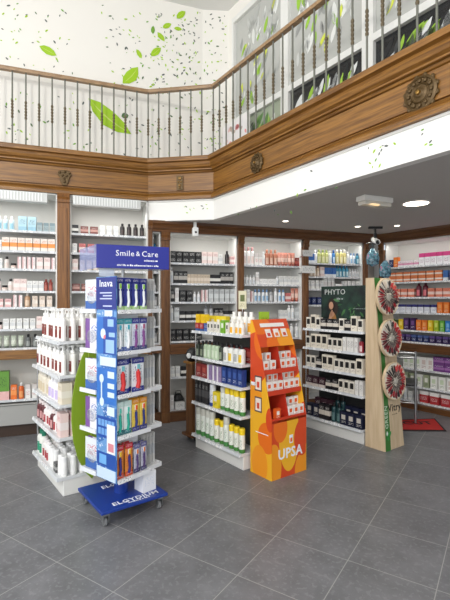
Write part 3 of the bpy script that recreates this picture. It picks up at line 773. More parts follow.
def fill(fr, t0, t1, zs, rows, bay, grp, y=.075, hs=1):
    n = ('top shelf', 'second shelf', 'third shelf', 'fourth shelf', 'fifth shelf', 'sixth shelf', 'seventh shelf', 'lower shelf', 'bottom shelf')
    for (i, z, a, b, items) in rows:
        row(fr, z, a, b, y, items, f'{n[i]}, {bay}', grp + ', ' + n[i], hs=hs)
fill(FW, 0, 0, 0, [
    (0, ZL[0], -.04, .55, [('lbb', 3), (None, .02), ('ltblue', 2), ('greyc', 3)]),
    (1, ZL[1], -.05, .55, [('whc', 1), ('orw', 7)]),
    (2, ZL[2], -.04, .55, [('whc', 1), ('bcap', 1), ('bjar', 1), ('pkslim', 4), ('pkw', 2), ('pkslim', 1)]),
    (3, ZL[3], -.05, .55, [('bcap', 1), ('bjar', 1), ('bcap', 1), ('pkw', 2), ('whc', 3), ('drb', 3)]),
    (4, ZL[4], -.04, .52, [('pk2', 2), ('pkslim', 2), ('tanb', 1), ('bgc', 3)]),
    (5, ZL[5], -.05, .50, [('pjar', 1), ('whc', 5), ('pkw', 2)]),
    (6, ZL[6], -.05, .52, [('ggt', 4), ('dkb', 3), ('whc', 1)]),
    (7, .40, -.08, .50, [('grpk', 1), ('orb', 1), ('orbt', 1), ('whred', 2), (None, .05), ('whc', 1)])], 'leftmost wall cabinet', 'cosmetics in the left cabinet', hs=1.04)
fill(FW, 0, 0, 0, [
    (0, ZL[0], .735, 1.57, [('bkw', 1), ('brr', 2), ('whc', 3), ('blkb', 4)]),
    (1, ZL[1], .735, 1.57, [('whc', 1), ('redp', 5), ('teal', 4)]),
    (2, ZL[2], .735, 1.10, [('pkw', 1), ('bgc', 3), ('whc', 1)]),
    (3, ZL[3], .735, 1.0, [('brr', 2), ('whc', 1)])], 'cabinet behind toothbrush stand', 'products behind the toothbrush stand')
fill(FW, 0, 0, 0, [(i, ZL[i], 1.672, 1.742, [(k, 1)]) for i, k in ((1, 'tlb'), (2, 'whb'), (3, 'whs'), (4, 'grb'), (5, 'whs'), (6, 'grb'))], 'narrow cabinet beside blue sign', 'products in the narrow cabinet')
fill(FW, 0, 0, 0, [
    (0, ZB[0], 1.885, 2.75, [('bkc', 5, 'st'), ('pkw', 3), ('whc', 1), (None, .03), ('blkb', 1), ('pk2', 1)]),
    (1, ZB[1], 1.885, 2.75, [('whb', 1), ('bkt', 3), ('bgs', 7), ('bkw', 2), ('bkt', 4)]),
    (2, ZB[2], 1.885, 2.75, [('bkt', 1), ('whtall', 1), ('bkc', 2, 'st'), ('whs', 2), ('pkslim', 2), ('grc', 5)]),
    (3, ZB[3], 1.885, 2.75, [('whb', 1), ('grc', 1), ('bkw', 4), ('grb', 2), ('bkt', 2), ('bkw', 2)]),
    (4, ZB[4], 1.885, 2.30, [('bkc', 5, 'st')]),
    (7, .54, 1.89, 2.30, [('whc', 2), ('bkw', 1), ('bgc', 1), ('whc', 2)]),
    (8, .13, 1.89, 2.30, [('whtall', 1), ('whwide', 1), ('whc', 1), ('bkt', 2)])], 'cabinet behind spray stand', 'products in the black carton cabinet', hs=1.18)
fill(FW, 0, 0, 0, [
    (0, ZB[0], 2.87, 3.71, [('whbp', 3), ('whred', 2), ('whb', 1), ('orbb', 3), ('cort', 5), ('drk', 2)]),
    (1, ZB[1], 2.87, 3.71, [('whs', 4), ('whtall', 1), ('whwide', 2), ('whs', 1), ('whc', 5)]),
    (2, ZB[2], 2.87, 3.71, [('whtall', 2), ('pkslim', 1), ('bwb', 4), ('grb', 1), ('whb', 1), ('bwb', 2), ('redp', 1), ('cort', 2)]),
    (3, ZB[3], 3.42, 3.71, [('whc', 2), ('whb', 2), ('grc', 1)]),
    (4, ZB[4], 3.42, 3.71, [('whb', 4)]),
    (7, .54, 3.45, 3.71, [('whc', 2), ('whtall', 2)])], 'cabinet behind orange display', 'products behind the orange display', hs=1.1)
fill(FW, 0, 0, 0, [
    (0, Z5[0], 3.835, 4.72, [('blw', 2), ('whb', 1), ('ygb', 3), ('whb', 1), ('blb', 1), ('yeb', 3), ('whb', 1), ('bwb', 2), ('tlb', 1)]),
    (1, Z5[1], 3.835, 4.72, [('bgb', 4), ('pkw', 1), ('blw', 3), ('tlb', 4), ('whs', 4)]),
    (2, Z5[2], 3.835, 4.72, [('whc', 4), ('whtall', 3), ('whwide', 1), ('whc', 4)]),
    (3, Z5[3], 3.835, 4.72, [('nav', 5), ('whc', 2)])], 'cabinet behind green poster', 'products behind the green poster', hs=1.1)
fill(FR, 0, 0, 0, [
    (0, Z6[0], .13, 1.16, [('nav', 1), ('orng', 1), ('pkl', 4), ('mag', 7)]),
    (1, Z6[1], .13, 1.16, [('ornl', 7, 'st'), ('blw', 1), ('dpl', 2)]),
    (2, Z6[2], .13, 1.16, [('pkl', 1), ('cor', 3), ('crb', 2), ('cor', 3), ('whc', 2)]),
    (3, Z6[3], .13, 1.16, [('navw', 8), ('orng', 3), ('yel', 1)]),
    (4, Z6[4], .13, 1.16, [('lim', 1), ('olv', 1), ('yel', 1), ('pur', 2), ('orng', 2), ('yel', 1), ('lim', 1), ('grn', 1), ('blu', 2), ('nav', 1)]),
    (5, Z6[5], .13, 1.16, [('dpl', 4), ('dbl', 3), ('dpl', 5)]),
    (6, .55, .35, 1.16, [('whgr', 3), ('whrd', 2), ('prp2', 2, 'st'), ('whgr', 1)]),
    (7, .31, .35, 1.16, [('ogre', 2), ('whgr', 1), ('ogre', 1), ('whgr', 2), ('whrd', 2)]),
    (8, .10, .35, 1.16, [('whb', 1), ('whc', 1), ('whb', 1), ('redw', 4)])], 'right wall cabinet', 'medicines in the right wall cabinet', hs=1.12)

# ------------------------------------------------------------------ shelf stands
GZ = -math.atan2(.8, .6)
def leaf_board(o, L, D):
    """green leaf-shaped board on the stand's short side"""
    pts = [(.42, .05), (.33, .14), (.27, .30), (.235, .5), (.24, .68), (.28, .88), (.335, 1.05), (.40, 1.19), (.44, 1.20), (.50, 1.0), (.54, .75), (.545, .5), (.51, .26), (.46, .1)]
    return pts
def gondola(name, cx, cy, label, L, D, zs, backm, lens=None, leaf=None, lx=.028):
    """cx, cy: the near right corner of the base; x runs along the long face, 0 = that corner"""
    fr = Frame(cx, cy, GZ)
    o = thing(name, label, 'display stand', (cx, cy, 0), GZ)
    part('base_box', MB().box(-L, 0, 0, D, 0, .125, plain((226, 226, 222), .4)), o, .006)
    part('back_panel', MB().box(-L + .04, -.04, D * .5 - .01, D * .5 + .01, .125, zs[0] - .02, backm), o)
    for x, y in ((-L + .006, .0), (-L + .006, D - .02), (-.012, D * .5)):
            part('upright', MB().tube([(x, y, .125), (x, y, zs[0] - .015)], .009, CHROME), o)
    for i, z in enumerate(zs):
        l = (lens or [L] * 9)[i]
        ext = .012 if i < len(zs) - 1 else 0
        s = part('shelf', MB().box(-l - .006, ext, -.03, D + .01, z - .016, z, SHELFW if i else plain((214, 216, 216), .35)), o)
        part('price_rail', MB().prism([(-.03, z - .024), (-.048, z - .022), (-.040, z + .004), (-.034, z + .004), (-.03, z - .0)], -l - .006, ext, rail_mat(0, .06), 'x'), s)
        part('end_rail', MB().box(ext, ext + .008, -.03, D + .01, z - .02, z + .003, plain((214, 216, 218), .35)), s)
    if leaf:
        lf = part('leaf_panel', MB().prism(leaf, lx, lx + .012, plain((128, 158, 36), .45), 'x'), o, .002)
        vb = MB().tube([(lx + .012, leaf[0][0], leaf[0][1] + .03), (lx + .013, .5 * (leaf[3][0] + leaf[11][0]), .55), (lx + .012, leaf[8][0] - .01, leaf[8][1] - .03)], .003, plain((166, 190, 70), .5), 6)
        part('leaf_rib', vb, lf)
        for z in (.25, .6, .95): part('leaf_bracket', MB().box(.0, lx, .24, .27, z, z + .02, STEEL), o)
    return fr
GS = [1.183, .9235, .70, .45, .146]
LEAF1 = [(.21, .10), (.15, .17), (.10, .28), (.065, .42), (.05, .58), (.055, .74), (.085, .92), (.13, 1.06), (.19, 1.165), (.23, 1.16), (.29, 1.0), (.33, .8), (.34, .58), (.325, .38), (.28, .22)]
G1 = gondola('pump_bottle_stand', -1.233, 3.274, 'white shelf stand of pump bottles with curved green leaf board', .77, .42, GS, plain((200, 200, 198), .5), [.64, .77, .77, .77, .76], LEAF1, .032)
gr = 'toiletries on the pump bottle stand'
def gfill(fr, L, z, items, where, group, y=-.02, x1=-.005, hs=1): row(fr, z, -L, x1, y, items, where, group, hs=hs)
gfill(G1, .62, GS[0], [('pumpw', 6, 3)], 'top tier of pump bottle stand', gr)
gfill(G1, .75, GS[1], [('pumpw2', 7, 2)], 'second tier of pump bottle stand', gr)
gfill(G1, .75, GS[2], [('pumpb', 4, 1), ('wpur', 3, 1), ('crmc', 1, 1)], 'third tier of pump bottle stand', gr)
gfill(G1, .75, GS[3], [('mar', 3, 1), ('wpk', 3, 1), ('mar', 1, 1), ('wpk', 2, 1), ('pkc2', 1, 1)], 'fourth tier of pump bottle stand', gr)
gfill(G1, .75, GS[4], [('grw', 2, 1), ('wpk', 3, 1), ('wsp', 3, 2), ('gyc', 1, 1), ('wsp', 2, 2)], 'base tray of pump bottle stand', gr)
FE1 = Frame(*G1.p(.0, .0)[:2], GZ + PI / 2)      # its short side
def erow(fr, z, items, where, group, x0=.08, x1=.40, y=.012):
    row(fr, z, x0, x1, y, items, where, group)
erow(FE1, GS[2], [('crmc', 1)], 'short side third tier, pump bottle stand', gr, .245, .39, .02)
erow(FE1, GS[4], [('wsp', 3)], 'short side base tray, pump bottle stand', gr, .235, .40, .01)

LEAF2 = [(y, z) for y, z in LEAF1]
G2 = gondola('spray_stand', .161, 3.776, 'white shelf stand of bottles and spray cans beside the orange display', .77, .40, [1.19, .93, .73, .475, .148], plain((70, 72, 70), .5), None, [(y * .6 + .05, z) for y, z in LEAF1], .022)
gr = 'products on the spray stand'; S2 = [1.19, .93, .73, .475, .148]
gfill(G2, .75, S2[0], [('rdc', 2), ('blc', 1), ('wbs', 4), ('lgc', 1), ('wbs', 1), ('wos', 3)], 'top tier of spray stand', gr)
row(G2, S2[0], -.74, -.37, .105, [('yc', 2), ('yc', 3), ('wbc', 1)], 'behind front row, top tier, spray stand', gr)
row(G2, S2[0], -.34, -.02, .10, [('wor', 4)], 'behind front row, top tier, spray stand', gr)
row(G2, S2[0] + .081, -.75, -.60, -.015, [('ycl', 2)], 'on red cartons, top tier of spray stand', gr)
gfill(G2, .75, S2[1], [('dgb', 2), ('pgb', 4), ('dgb', 1), ('wbl', 1), ('wbk', 1), ('wbl', 1), ('wbk', 1)], 'second tier of spray stand', gr)
row(G2, S2[1], -.40, -.02, .10, [('redc', 4)], 'behind bottles, second tier of spray stand', gr)
gfill(G2, .75, S2[2], [('redc', 2), ('vioc', 3), ('bluc', 4)], 'third tier of spray stand', gr)
gfill(G2, .75, S2[3], [('bks', 4), ('sgb', 1), ('yc', 1), ('sgt', 1), ('sgy', 4)], 'fourth tier of spray stand', gr)
gfill(G2, .75, S2[4], [('sgl', 4), ('sgy', 2), ('sgl', 1), ('sgy', 3)], 'base tray of spray stand', gr)

spec('grcard', 'carton', .09, .2, 'tall lime green carton', (150, 186, 44), (200, 220, 110), (90, 130, 30), d=.04, style='none')
place('grcard', G2.p(-.04, .29, S2[0] + .0005), GZ + PI / 2 - .3, 'behind the orange header, top of spray stand', gr)
place('wbl', G2.p(-.14, .30, S2[0] + .0005), GZ, 'behind the orange header, top of spray stand', gr)
o = thing('topper_card', 'small olive patterned card on a stem above the spray stand', 'sign', G2.p(-.33, .26, S2[0]), GZ + .6)
part('stem', MB().tube([(0, 0, .001), (0, 0, .23)], .004, CHROME).box(-.03, .03, -.02, .02, .0005, .006, CHROME), o)
part('card', MB().box(-.04, .04, -.003, .003, .22, .40, pack((206, 200, 170), (90, 100, 50), (120, 110, 60), 'logo')), o)
G3 = gondola('cream_carton_stand', 1.435, 4.448, 'white shelf stand of cream and black cartons with dark poster', .80, .40, [1.169, .95, .724, .506, .155], plain((40, 42, 44), .5))
gr = 'products on the cream carton stand'; S3 = [1.169, .95, .724, .506, .155]
gfill(G3, .78, S3[0], [('wbc', 1), ('wbc2', 1), ('wbc', 1), ('bbc', 3), ('wbc', 1), ('bbc', 1), ('wbc2', 1), ('wbc', 1)], 'top tier of cream carton stand', gr)
gfill(G3, .78, S3[1], [('wbc', 1), ('wbc2', 3), ('wbc', 3), ('slw', 4), ('rdb', 1)], 'second tier of cream carton stand', gr)
gfill(G3, .78, S3[2], [('wbc', 2), ('bbc', 1), ('wbc2', 2), ('wbc', 4), ('wbc2', 1)], 'third tier of cream carton stand', gr)
gfill(G3, .78, S3[3], [('plb', 3), ('bbc', 2), ('wbc', 3), ('slw', 2)], 'fourth tier of cream carton stand', gr)
gfill(G3, .78, S3[4], [('dnv', 2), ('bbc', 2), ('dtb', 2), ('dnv', 3)], 'base tray of cream carton stand', gr, hs=1.4)
row(G3, S3[4], -.76, -.03, .105, [('plb', 3), ('dtb', 2), ('dnv', 3)], 'behind, base tray, cream carton stand', gr, hs=1.75)

# dark poster standing on that stand
po = thing('poster_board', 'dark green advertising poster of a seated woman on the cream carton stand', 'poster', G3.p(0, 0, 0), GZ)
def poster_mat():
    m, nt, b = new_mat('forest_print')
    o = nd(nt, 'ShaderNodeTexCoord').outputs['Object']
    n1 = nd(nt, 'ShaderNodeTexNoise'); nt.links.new(o, n1.inputs[0]); n1.inputs['Scale'].default_value = 9; n1.inputs['Detail'].default_value = 5
    r = nd(nt, 'ShaderNodeValToRGB'); nt.links.new(n1.outputs[0], r.inputs[0])
    r.color_ramp.elements[0].position = .35; r.color_ramp.elements[0].color = lin((12, 22, 27))
    r.color_ramp.elements[1].position = .72; r.color_ramp.elements[1].color = lin((40, 70, 56))
    nt.links.new(r.outputs[0], b.inputs['Base Color']); b.inputs['Roughness'].default_value = .35
    return m
part('board', MB().box(-.73, .004, .195, .205, 1.172, 1.66, poster_mat()), po)
text('PHYTO', .088, plain((206, 210, 206), .5), po, (-.53, .1945, 1.59))
small_print(po, -.50, -.40, 1.505, .022, .1948, plain((170, 178, 176), .5), 3)
small_print(po, -.27, -.03, 1.40, .012, .1948, plain((150, 160, 158), .5), 4)
wm = MB(); sk = plain((186, 140, 112), .6); hr = plain((44, 30, 24), .6)
def blob(cx, cz, rx, rz_, y, mat, rot=0):
    p = []
    for k in range(18):
        q = 2 * PI * k / 18; a, b_ = rx * math.cos(q), rz_ * math.sin(q)
        p.append((cx + a * math.cos(rot) - b_ * math.sin(rot), cz + a * math.sin(rot) + b_ * math.cos(rot)))
    wm.prism(p, y - .0006, y, mat, 'y')
blob(-0.575, 1.44, .055, .075, .1948, hr); blob(-0.540, 1.38, .05, .10, .1948, hr, -.3)
blob(-0.555, 1.26, .055, .11, .194, plain((160, 112, 60), .6), .15); blob(-0.590, 1.30, .02, .09, .1932, sk, -.3); blob(-0.580, 1.435, .032, .045, .1932, sk)
blob(-0.565, 1.335, .03, .03, .1932, sk)
part('printed_figure', wm, po)['kind'] = 'stuff'
lf = MB(); R = random.Random(12)
for _ in range(30): leaf_poly(lf, R.uniform(-.55, -.04), R.uniform(1.23, 1.5), R.uniform(.04, .10), R.uniform(-.6, 2.6), plain(R.choice([(40, 84, 50), (62, 110, 60), (30, 60, 44), (84, 130, 80)]), .5), .1955 - .0004, .35, .0003)
part('printed_leaves', lf, po)['kind'] = 'stuff'

# ------------------------------------------------------------------ toothbrush stand
BR = math.atan2(.6, .8)
FBs = Frame(-.799, 2.781, BR)
BLUE = plain((24, 56, 140), .35); BLUED = plain((28, 44, 128), .4)
ts = thing('toothbrush_stand', 'tall blue and white rotating toothbrush stand on a wheeled blue base', 'display stand', FBs.p(0, 0), BR)
bp = part('base_plate', MB().box(0, .49, 0, .47, .10, .122, BLUE), ts, .005)
LW = plain((236, 238, 244), .5)
text('ELGYDIUM', .06, LW, bp, (.27, .062, .1228), (0, 0, 0), bold=.0006, sx=1.12)
sp1 = small_print(bp, .2, .36, 0, .014, .0, LW, 6); sp1.rotation_euler = (-PI / 2, 0, 0); sp1.location = (0, .022, .1222)
text('ELGYDIUM', .06, LW, bp, (.29, .36, .1228), (0, 0, 0), bold=.0006)
for x, y in ((.045, .045), (.445, .045), (.045, .425), (.445, .425)):
    cs = part('caster', MB().box(x - .018, x + .018, y - .02, y + .02, .078, .10, STEEL).box(x - .02, x - .016, y - .012, y + .03, .03, .08, STEEL).box(x + .016, x + .02, y - .012, y + .03, .03, .08, STEEL), ts)
    wh = MB().lathe([(.0, -.012), (.026, -.012), (.03, -.006), (.03, .006), (.026, .012), (0, .012)], plain((120, 122, 124), .5), 14)
    wh.v = [(z + x, y + .018 + a, b_ + .0305) for a, b_, z in wh.v]
    part('wheel', wh, cs)
part('pole', MB().lathe([(.05, .122), (.05, .30)], BLUE, 18, (.235, .235, 0)), ts)
BD = math.atan2(.777, .629)
FD = Frame(-.72, 2.87, BD)                      # the rotating body
def body_part(name, mb, bev=0):
    o = part(name, mb, ts, bev)
    o.matrix_parent_inverse = Matrix.Identity(4)
    rel = Matrix.Rotation(BD - BR, 4, 'Z'); d = Vector((FD.o[0] - FBs.o[0], FD.o[1] - FBs.o[1]))
    o.location = (d.x * FBs.c + d.y * FBs.s, -d.x * FBs.s + d.y * FBs.c, 0); o.rotation_euler = (0, 0, BD - BR)
    return o
body_part('core_column', MB().box(.07, .25, .09, .30, .28, 1.66, plain((226, 228, 232), .4)))
def print_mat():
    """light and dark blue printed side panel"""
    m, nt, b = new_mat('blue_print')
    o = nd(nt, 'ShaderNodeTexCoord').outputs['Object']
    sp = nd(nt, 'ShaderNodeSeparateXYZ'); nt.links.new(o, sp.inputs[0])
    y, z = sp.outputs[1], sp.outputs[2]
    n = nd(nt, 'ShaderNodeTexNoise'); nt.links.new(o, n.inputs[0]); n.inputs['Scale'].default_value = 7; n.inputs['Detail'].default_value = 1
    c = mixc(nt, mth(nt, 'GREATER_THAN', n.outputs[0], .5), lin((66, 112, 176)), lin((104, 150, 202)))
    n2 = nd(nt, 'ShaderNodeTexNoise'); nt.links.new(o, n2.inputs[0]); n2.inputs['Scale'].default_value = 60; n2.inputs['Detail'].default_value = 2
    ink = mth(nt, 'MULTIPLY', mth(nt, 'GREATER_THAN', n2.outputs[0], .64), between(nt, y, .05, .27))
    c = mixc(nt, mth(nt, 'MULTIPLY', ink, .65), c, lin((220, 232, 244)))
    nt.links.new(c, b.inputs['Base Color']); b.inputs['Roughness'].default_value = .25
    return m
pn = body_part('printed_panel', MB().box(-.006, .0, .0, .225, .27, 1.66, print_mat()))
def pbox(name, y0, y1, z0, z1, mat, x=-.0075):
    return part(name, MB().box(x, -.0062, y0 * .725, y1 * .725, z0, z1, mat), pn)
hdr = body_part('header_card', MB().box(-.009, -.0062, 0, .225, 1.435, 1.655, BLUED))
text('Inava', .068, LW, hdr, (-.0095, .112, 1.612), (PI / 2, 0, -PI / 2), bold=.0004)
for k, zz in enumerate((1.545, 1.525, 1.505, 1.455)): part('print_line', MB().box(-.0098, -.009, .045, .18 - .035 * (k % 2), zz, zz + .008, plain((190, 200, 226), .5)), hdr)
wl = plain((206, 222, 238), .4)
db, mb_ = plain((36, 78, 160), .35), plain((50, 110, 190), .35)
pbox('blue_block', .005, .20, 1.13, 1.385, db); pbox('blue_block', .20, .30, 1.13, 1.385, mb_)
pbox('label_strip', .06, .18, 1.39, 1.43, wl); pbox('label_strip', .01, .25, 1.05, 1.11, wl)
pbox('blue_block', .005, .30, .79, 1.035, mb_)
for y0, z0, h_ in ((.03, .97, .045), (.03, .90, .035), (.03, .84, .035)): pbox('info_tile', y0, y0 + .1, z0, z0 + h_, wl, -.0085)
for y0, y1, z0, z1 in ((.04, .13, 1.32, 1.37), (.03, .16, 1.14, 1.23), (.02, .11, 1.25, 1.28)): pbox('info_tile', y0, y1, z0, z1, plain((150, 186, 226), .4), -.0085)
pbox('label_strip', .03, .14, .715, .775, wl)
pbox('blue_block', .005, .30, .555, .70, db)
gl = MB()
for k in range(5):
    for q in range(2): gl.box(-.0085, -.0075, .02 + .038 * k, .05 + .038 * k, .575 + .06 * q, .62 + .06 * q, plain((110, 160, 216), .4))
part('colour_swatches', gl, pn)['kind'] = 'stuff'
nt_ = body_part('notice_card', MB().box(-.0095, -.0076, .012, .10, .46, .655, plain((226, 228, 232), .5)))
part('print_block', MB().box(-.0105, -.0095, .025, .085, .475, .53, plain((206, 130, 140), .5)), nt_)
pbox('blue_block', .005, .30, .36, .455, db); pbox('info_tile', .15, .26, .375, .44, plain((110, 170, 226), .4), -.0085)
pbox('label_strip', .01, .30, .275, .35, plain((196, 216, 236), .4), -.0095)
dots = MB()
for cx, cz, r, m in ((.20, 1.27, .035, wl), (.225, .96, .03, wl), (.22, .80, .03, wl), (.18, 1.25, .018, plain((220, 120, 130), .4))):
    q = MB().lathe([(r, 0), (r, .001), (0, .0012)], m, 16); dots.add([(-.0078 - zz, cx * .725 + a * .8, cz + b_) for a, b_, zz in q.v], [f for f in q.f], m)
part('printed_dots', dots, pn)['kind'] = 'stuff'
pw = MB().box(-.0085, -.0075, .157, .170, .82, .95, wl); part('printed_brush', pw, pn)
TZ = [1.427, 1.146, .856, .579, .285]
for z in TZ:
    tr = MB().box(.005, .285, -.005, .09, z - .012, z, SHELFW).box(.285, .42, .03, .27, z - .012, z, SHELFW).box(.0, .24, .235, .43, z - .012, z, SHELFW)
    sh = body_part('tray', tr)
    part('tray_edge', MB().box(.005, .285, -.011, -.005, z - .02, z + .008, rail_mat(0, .14, (226, 228, 232))), sh)
    part('tray_edge', MB().box(.285, .42, .022, .03, z - .02, z + .008, SHELFW).box(.42, .427, .03, .27, z - .02, z + .008, SHELFW), sh)
    part('tray_edge', MB().box(-.008, .0, .235, .43, z - .02, z + .01, plain((226, 230, 236), .3)), sh)
spec('tb1', 'brush', .062, .225, 'navy and white toothbrush pack', (44, 54, 136), (30, 40, 120), (232, 238, 240), (176, 214, 140), (150, 206, 90), rich=True)
spec('tb2', 'brush', .062, .225, 'teal-topped toothbrush pack', (226, 234, 238), (40, 150, 160), (236, 238, 240), (60, 90, 160), (60, 170, 190), rich=True)
spec('tb3', 'brush', .062, .225, 'violet toothbrush pack', (216, 222, 234), (50, 60, 140), (120, 60, 130), (40, 50, 120), (170, 80, 120), rich=True)
spec('tb4', 'brush', .105, .235, 'red-labelled twin toothbrush pack', (226, 232, 236), (34, 44, 126), (206, 50, 50), (40, 54, 140), (120, 190, 200), rich=True)
spec('tb5', 'brush', .062, .225, 'white and green toothbrush pack', (230, 238, 236), (200, 226, 220), (40, 160, 140), (30, 110, 120), (90, 200, 180), rich=True)
spec('tb6', 'brush', .062, .225, 'yellow and orange toothbrush pack', (232, 204, 90), (226, 150, 40), (40, 50, 120), (50, 56, 130), (230, 90, 40), rich=True)
spec('tb7', 'brush', .062, .225, 'orange and red toothbrush pack', (226, 140, 60), (190, 40, 60), (60, 50, 120), (206, 80, 40), (240, 200, 60), rich=True)
spec('tb8', 'brush', .05, .20, 'slim grey-violet toothbrush pack', (196, 196, 210), (90, 90, 140), (80, 60, 110), (60, 60, 110), (220, 120, 60), rich=True)
spec('sd1', 'card', .17, .23, 'grey blister card', (216, 216, 214), (196, 200, 204), (90, 90, 110))
spec('sl1', 'card', .16, .22, 'white and blue blister card', (222, 228, 236), (60, 100, 170), (190, 60, 80), style='base')
spec('sl2', 'card', .16, .22, 'white and violet blister card', (226, 224, 232), (120, 80, 150), (40, 90, 170), style='side')
spec('wbox', 'carton', .11, .14, 'white carton', (232, 234, 238), (222, 226, 232), (200, 210, 226), d=.11, style='none')
gr = 'toothbrush packs on the stand'
tn = ('top tray', 'second tray', 'third tray', 'fourth tray', 'lowest tray')
for i, items in enumerate(([('tb1', 4)], [('tb2', 2), ('tb3', 2)], [('tb4', 2)], [('tb5', 2), ('tb6', 2)], [('tb7', 2), ('tb8', 2)])):
    row(FD, TZ[i], .012, .278, .015, items, f'{tn[i]} of toothbrush stand', gr, jit=.3)
    row(FD, TZ[i], .012, .278, .052, items[:1] if len(items) == 1 else items, f'behind front packs, {tn[i]}, toothbrush stand', gr, jit=.2)
    for k in range(4):
        place('sd1', FD.p(.40 - .03 * k, .15, TZ[i] + .0005), BD + PI / 2, f'outer side, {tn[i]}, toothbrush stand', gr)
    for k in range(2):
        place(('sl1', 'sl2')[(i + k) % 2], FD.p(.015 + .022 * k, .33, TZ[i] + .0005), BD - PI / 2, f'far side, {tn[i]}, toothbrush stand', gr)
place('wbox', FBs.p(.395, .10, .1225), BR + .15, 'standing on blue base of toothbrush stand', gr)
# header sign
hs = thing('header_sign', 'dark blue header sign with white lettering above the toothbrush stand', 'sign', (-.858, 2.87, 0), math.atan2(.19, .46))
part('sign_board', MB().box(0, .498, 0, .02, 1.716, 1.875, plain((34, 42, 140), .35)), hs, .002)
for w_, x_ in (('Smile', .125), ('&', .262), ('Care', .302)): text(w_, .055 if w_ != '&' else .046, LW, hs, (x_, -.001, 1.818), align='LEFT')
small_print(hs, .32, .42, 1.768, .013, -.0003, LW, 8)
small_print(hs, .135, .42, 1.733, .012, -.0003, LW, 9)
side = MB().add([(0, .02, 1.716), (0, .02, 1.875), (-.08, .39, 1.875), (-.08, .39, 1.716), (.006, .02, 1.716), (.006, .02, 1.875), (-.074, .39, 1.875), (-.074, .39, 1.716)],
                [(0, 1, 2, 3)[::-1], (4, 5, 6, 7), (0, 1, 5, 4), (1, 2, 6, 5), (2, 3, 7, 6), (3, 0, 4, 7)], glassy((150, 160, 206), .45))
part('side_board', side, hs)
part('support', MB().box(.02, .12, .03, .036, 1.662, 1.715, glassy((200, 210, 226), .55)), hs)
part('support_post', MB().tube([(.2, .16, 1.662), (.2, .16, 1.715)], .012, STEEL), hs)
part('top_board', MB().box(.02, .48, .02, .16, 1.716, 1.72, glassy((180, 190, 220), .6)), hs)

# ------------------------------------------------------------------ orange carton display
OZ = BR; FO = Frame(.3877, 3.554, OZ); OW, OD = .41, .27
def circ_mat(base, discs, axes, rough=.4):
    m, nt, b = new_mat('poster_print')
    o = nd(nt, 'ShaderNodeTexCoord').outputs['Object']
    sp = nd(nt, 'ShaderNodeSeparateXYZ'); nt.links.new(o, sp.inputs[0])
    a, c = sp.outputs[axes[0]], sp.outputs[axes[1]]
    col = lin(base)
    for cx, cy, rx, ry, cc in discs:
        dx = mth(nt, 'DIVIDE', mth(nt, 'SUBTRACT', a, cx), rx); dy = mth(nt, 'DIVIDE', mth(nt, 'SUBTRACT', c, cy), ry)
        f = mth(nt, 'LESS_THAN', mth(nt, 'ADD', mth(nt, 'MULTIPLY', dx, dx), mth(nt, 'MULTIPLY', dy, dy)), 1)
        col = mixc(nt, f, col, lin(cc))
    nt.links.new(col, b.inputs['Base Color']); b.inputs['Roughness'].default_value = rough
    return m
RO, OR, YE, YO = (214, 74, 34), (232, 112, 30), (240, 178, 40), (238, 150, 34)
ob = thing('carton_display', 'orange and yellow cardboard display tower filled with small medicine cartons', 'display stand', FO.p(0, 0), OZ)
fm = circ_mat(RO, [(.20, .34, .12, .30, YE), (.02, .1, .09, .2, YO), (.40, .02, .13, .17, YO), (.36, .30, .10, .16, RO), (.10, .42, .08, .12, OR)], (0, 2))
sm = circ_mat(YE, [(.06, .34, .11, .13, OR), (.15, .10, .1, .16, YO), (.2, 1.0, .16, .22, RO), (.1, 1.15, .12, .16, OR), (.02, .5, .05, .1, RO), (.22, .66, .1, .12, YO)], (1, 2))
hm = circ_mat(RO, [(.30, 1.10, .22, .13, OR), (.36, 1.14, .14, .10, (244, 160, 40)), (.05, 1.28, .14, .08, OR)], (0, 2))
part('front_panel', MB().box(0, OW, 0, .008, 0, .49, fm), ob)
prof = [(.0, 0), (.0, .49), (.053, .711), (.0945, .885), (.146, 1.10), (.25, 1.322), (OD, 1.325), (OD, 0)]
part('side_panel', MB().prism(prof, -.004, .004, sm, 'x'), ob)
part('side_panel', MB().prism(prof, OW - .004, OW + .004, sm, 'x'), ob)
part('back_panel', MB().box(0, OW, OD - .008, OD, 0, 1.325, plain(OR, .5)), ob)
part('header_panel', MB().prism([(.140, 1.095), (.245, 1.328), (.253, 1.324), (.148, 1.092)], .0, OW, hm, 'x'), ob)
part('header_top', MB().box(0, OW, .245, OD, 1.318, 1.326, plain(OR, .5)), ob)
RED = plain((186, 48, 26), .5)
part('divider', MB().prism([(.01, .49), (.06, .711), (.10, .885), (.15, 1.09), (OD - .01, 1.09), (OD - .01, .49)], OW / 2 - .004, OW / 2 + .004, RED, 'x'), ob)
BINS = [(.49, .0), (.711, .053), (.885, .0945)]
for z, y0 in BINS:
    s = part('bin_shelf', MB().box(.006, OW - .006, y0 + .006, OD - .009, z - .006, z, RED), ob)
    part('bin_lip', MB().box(.006, OW - .006, y0, y0 + .006, z - .02, z + .02, plain((206, 60, 28), .5)), s)
    part('riser', MB().box(.006, OW - .006, y0 + .075, y0 + .14, z, z + .06, RED), s)
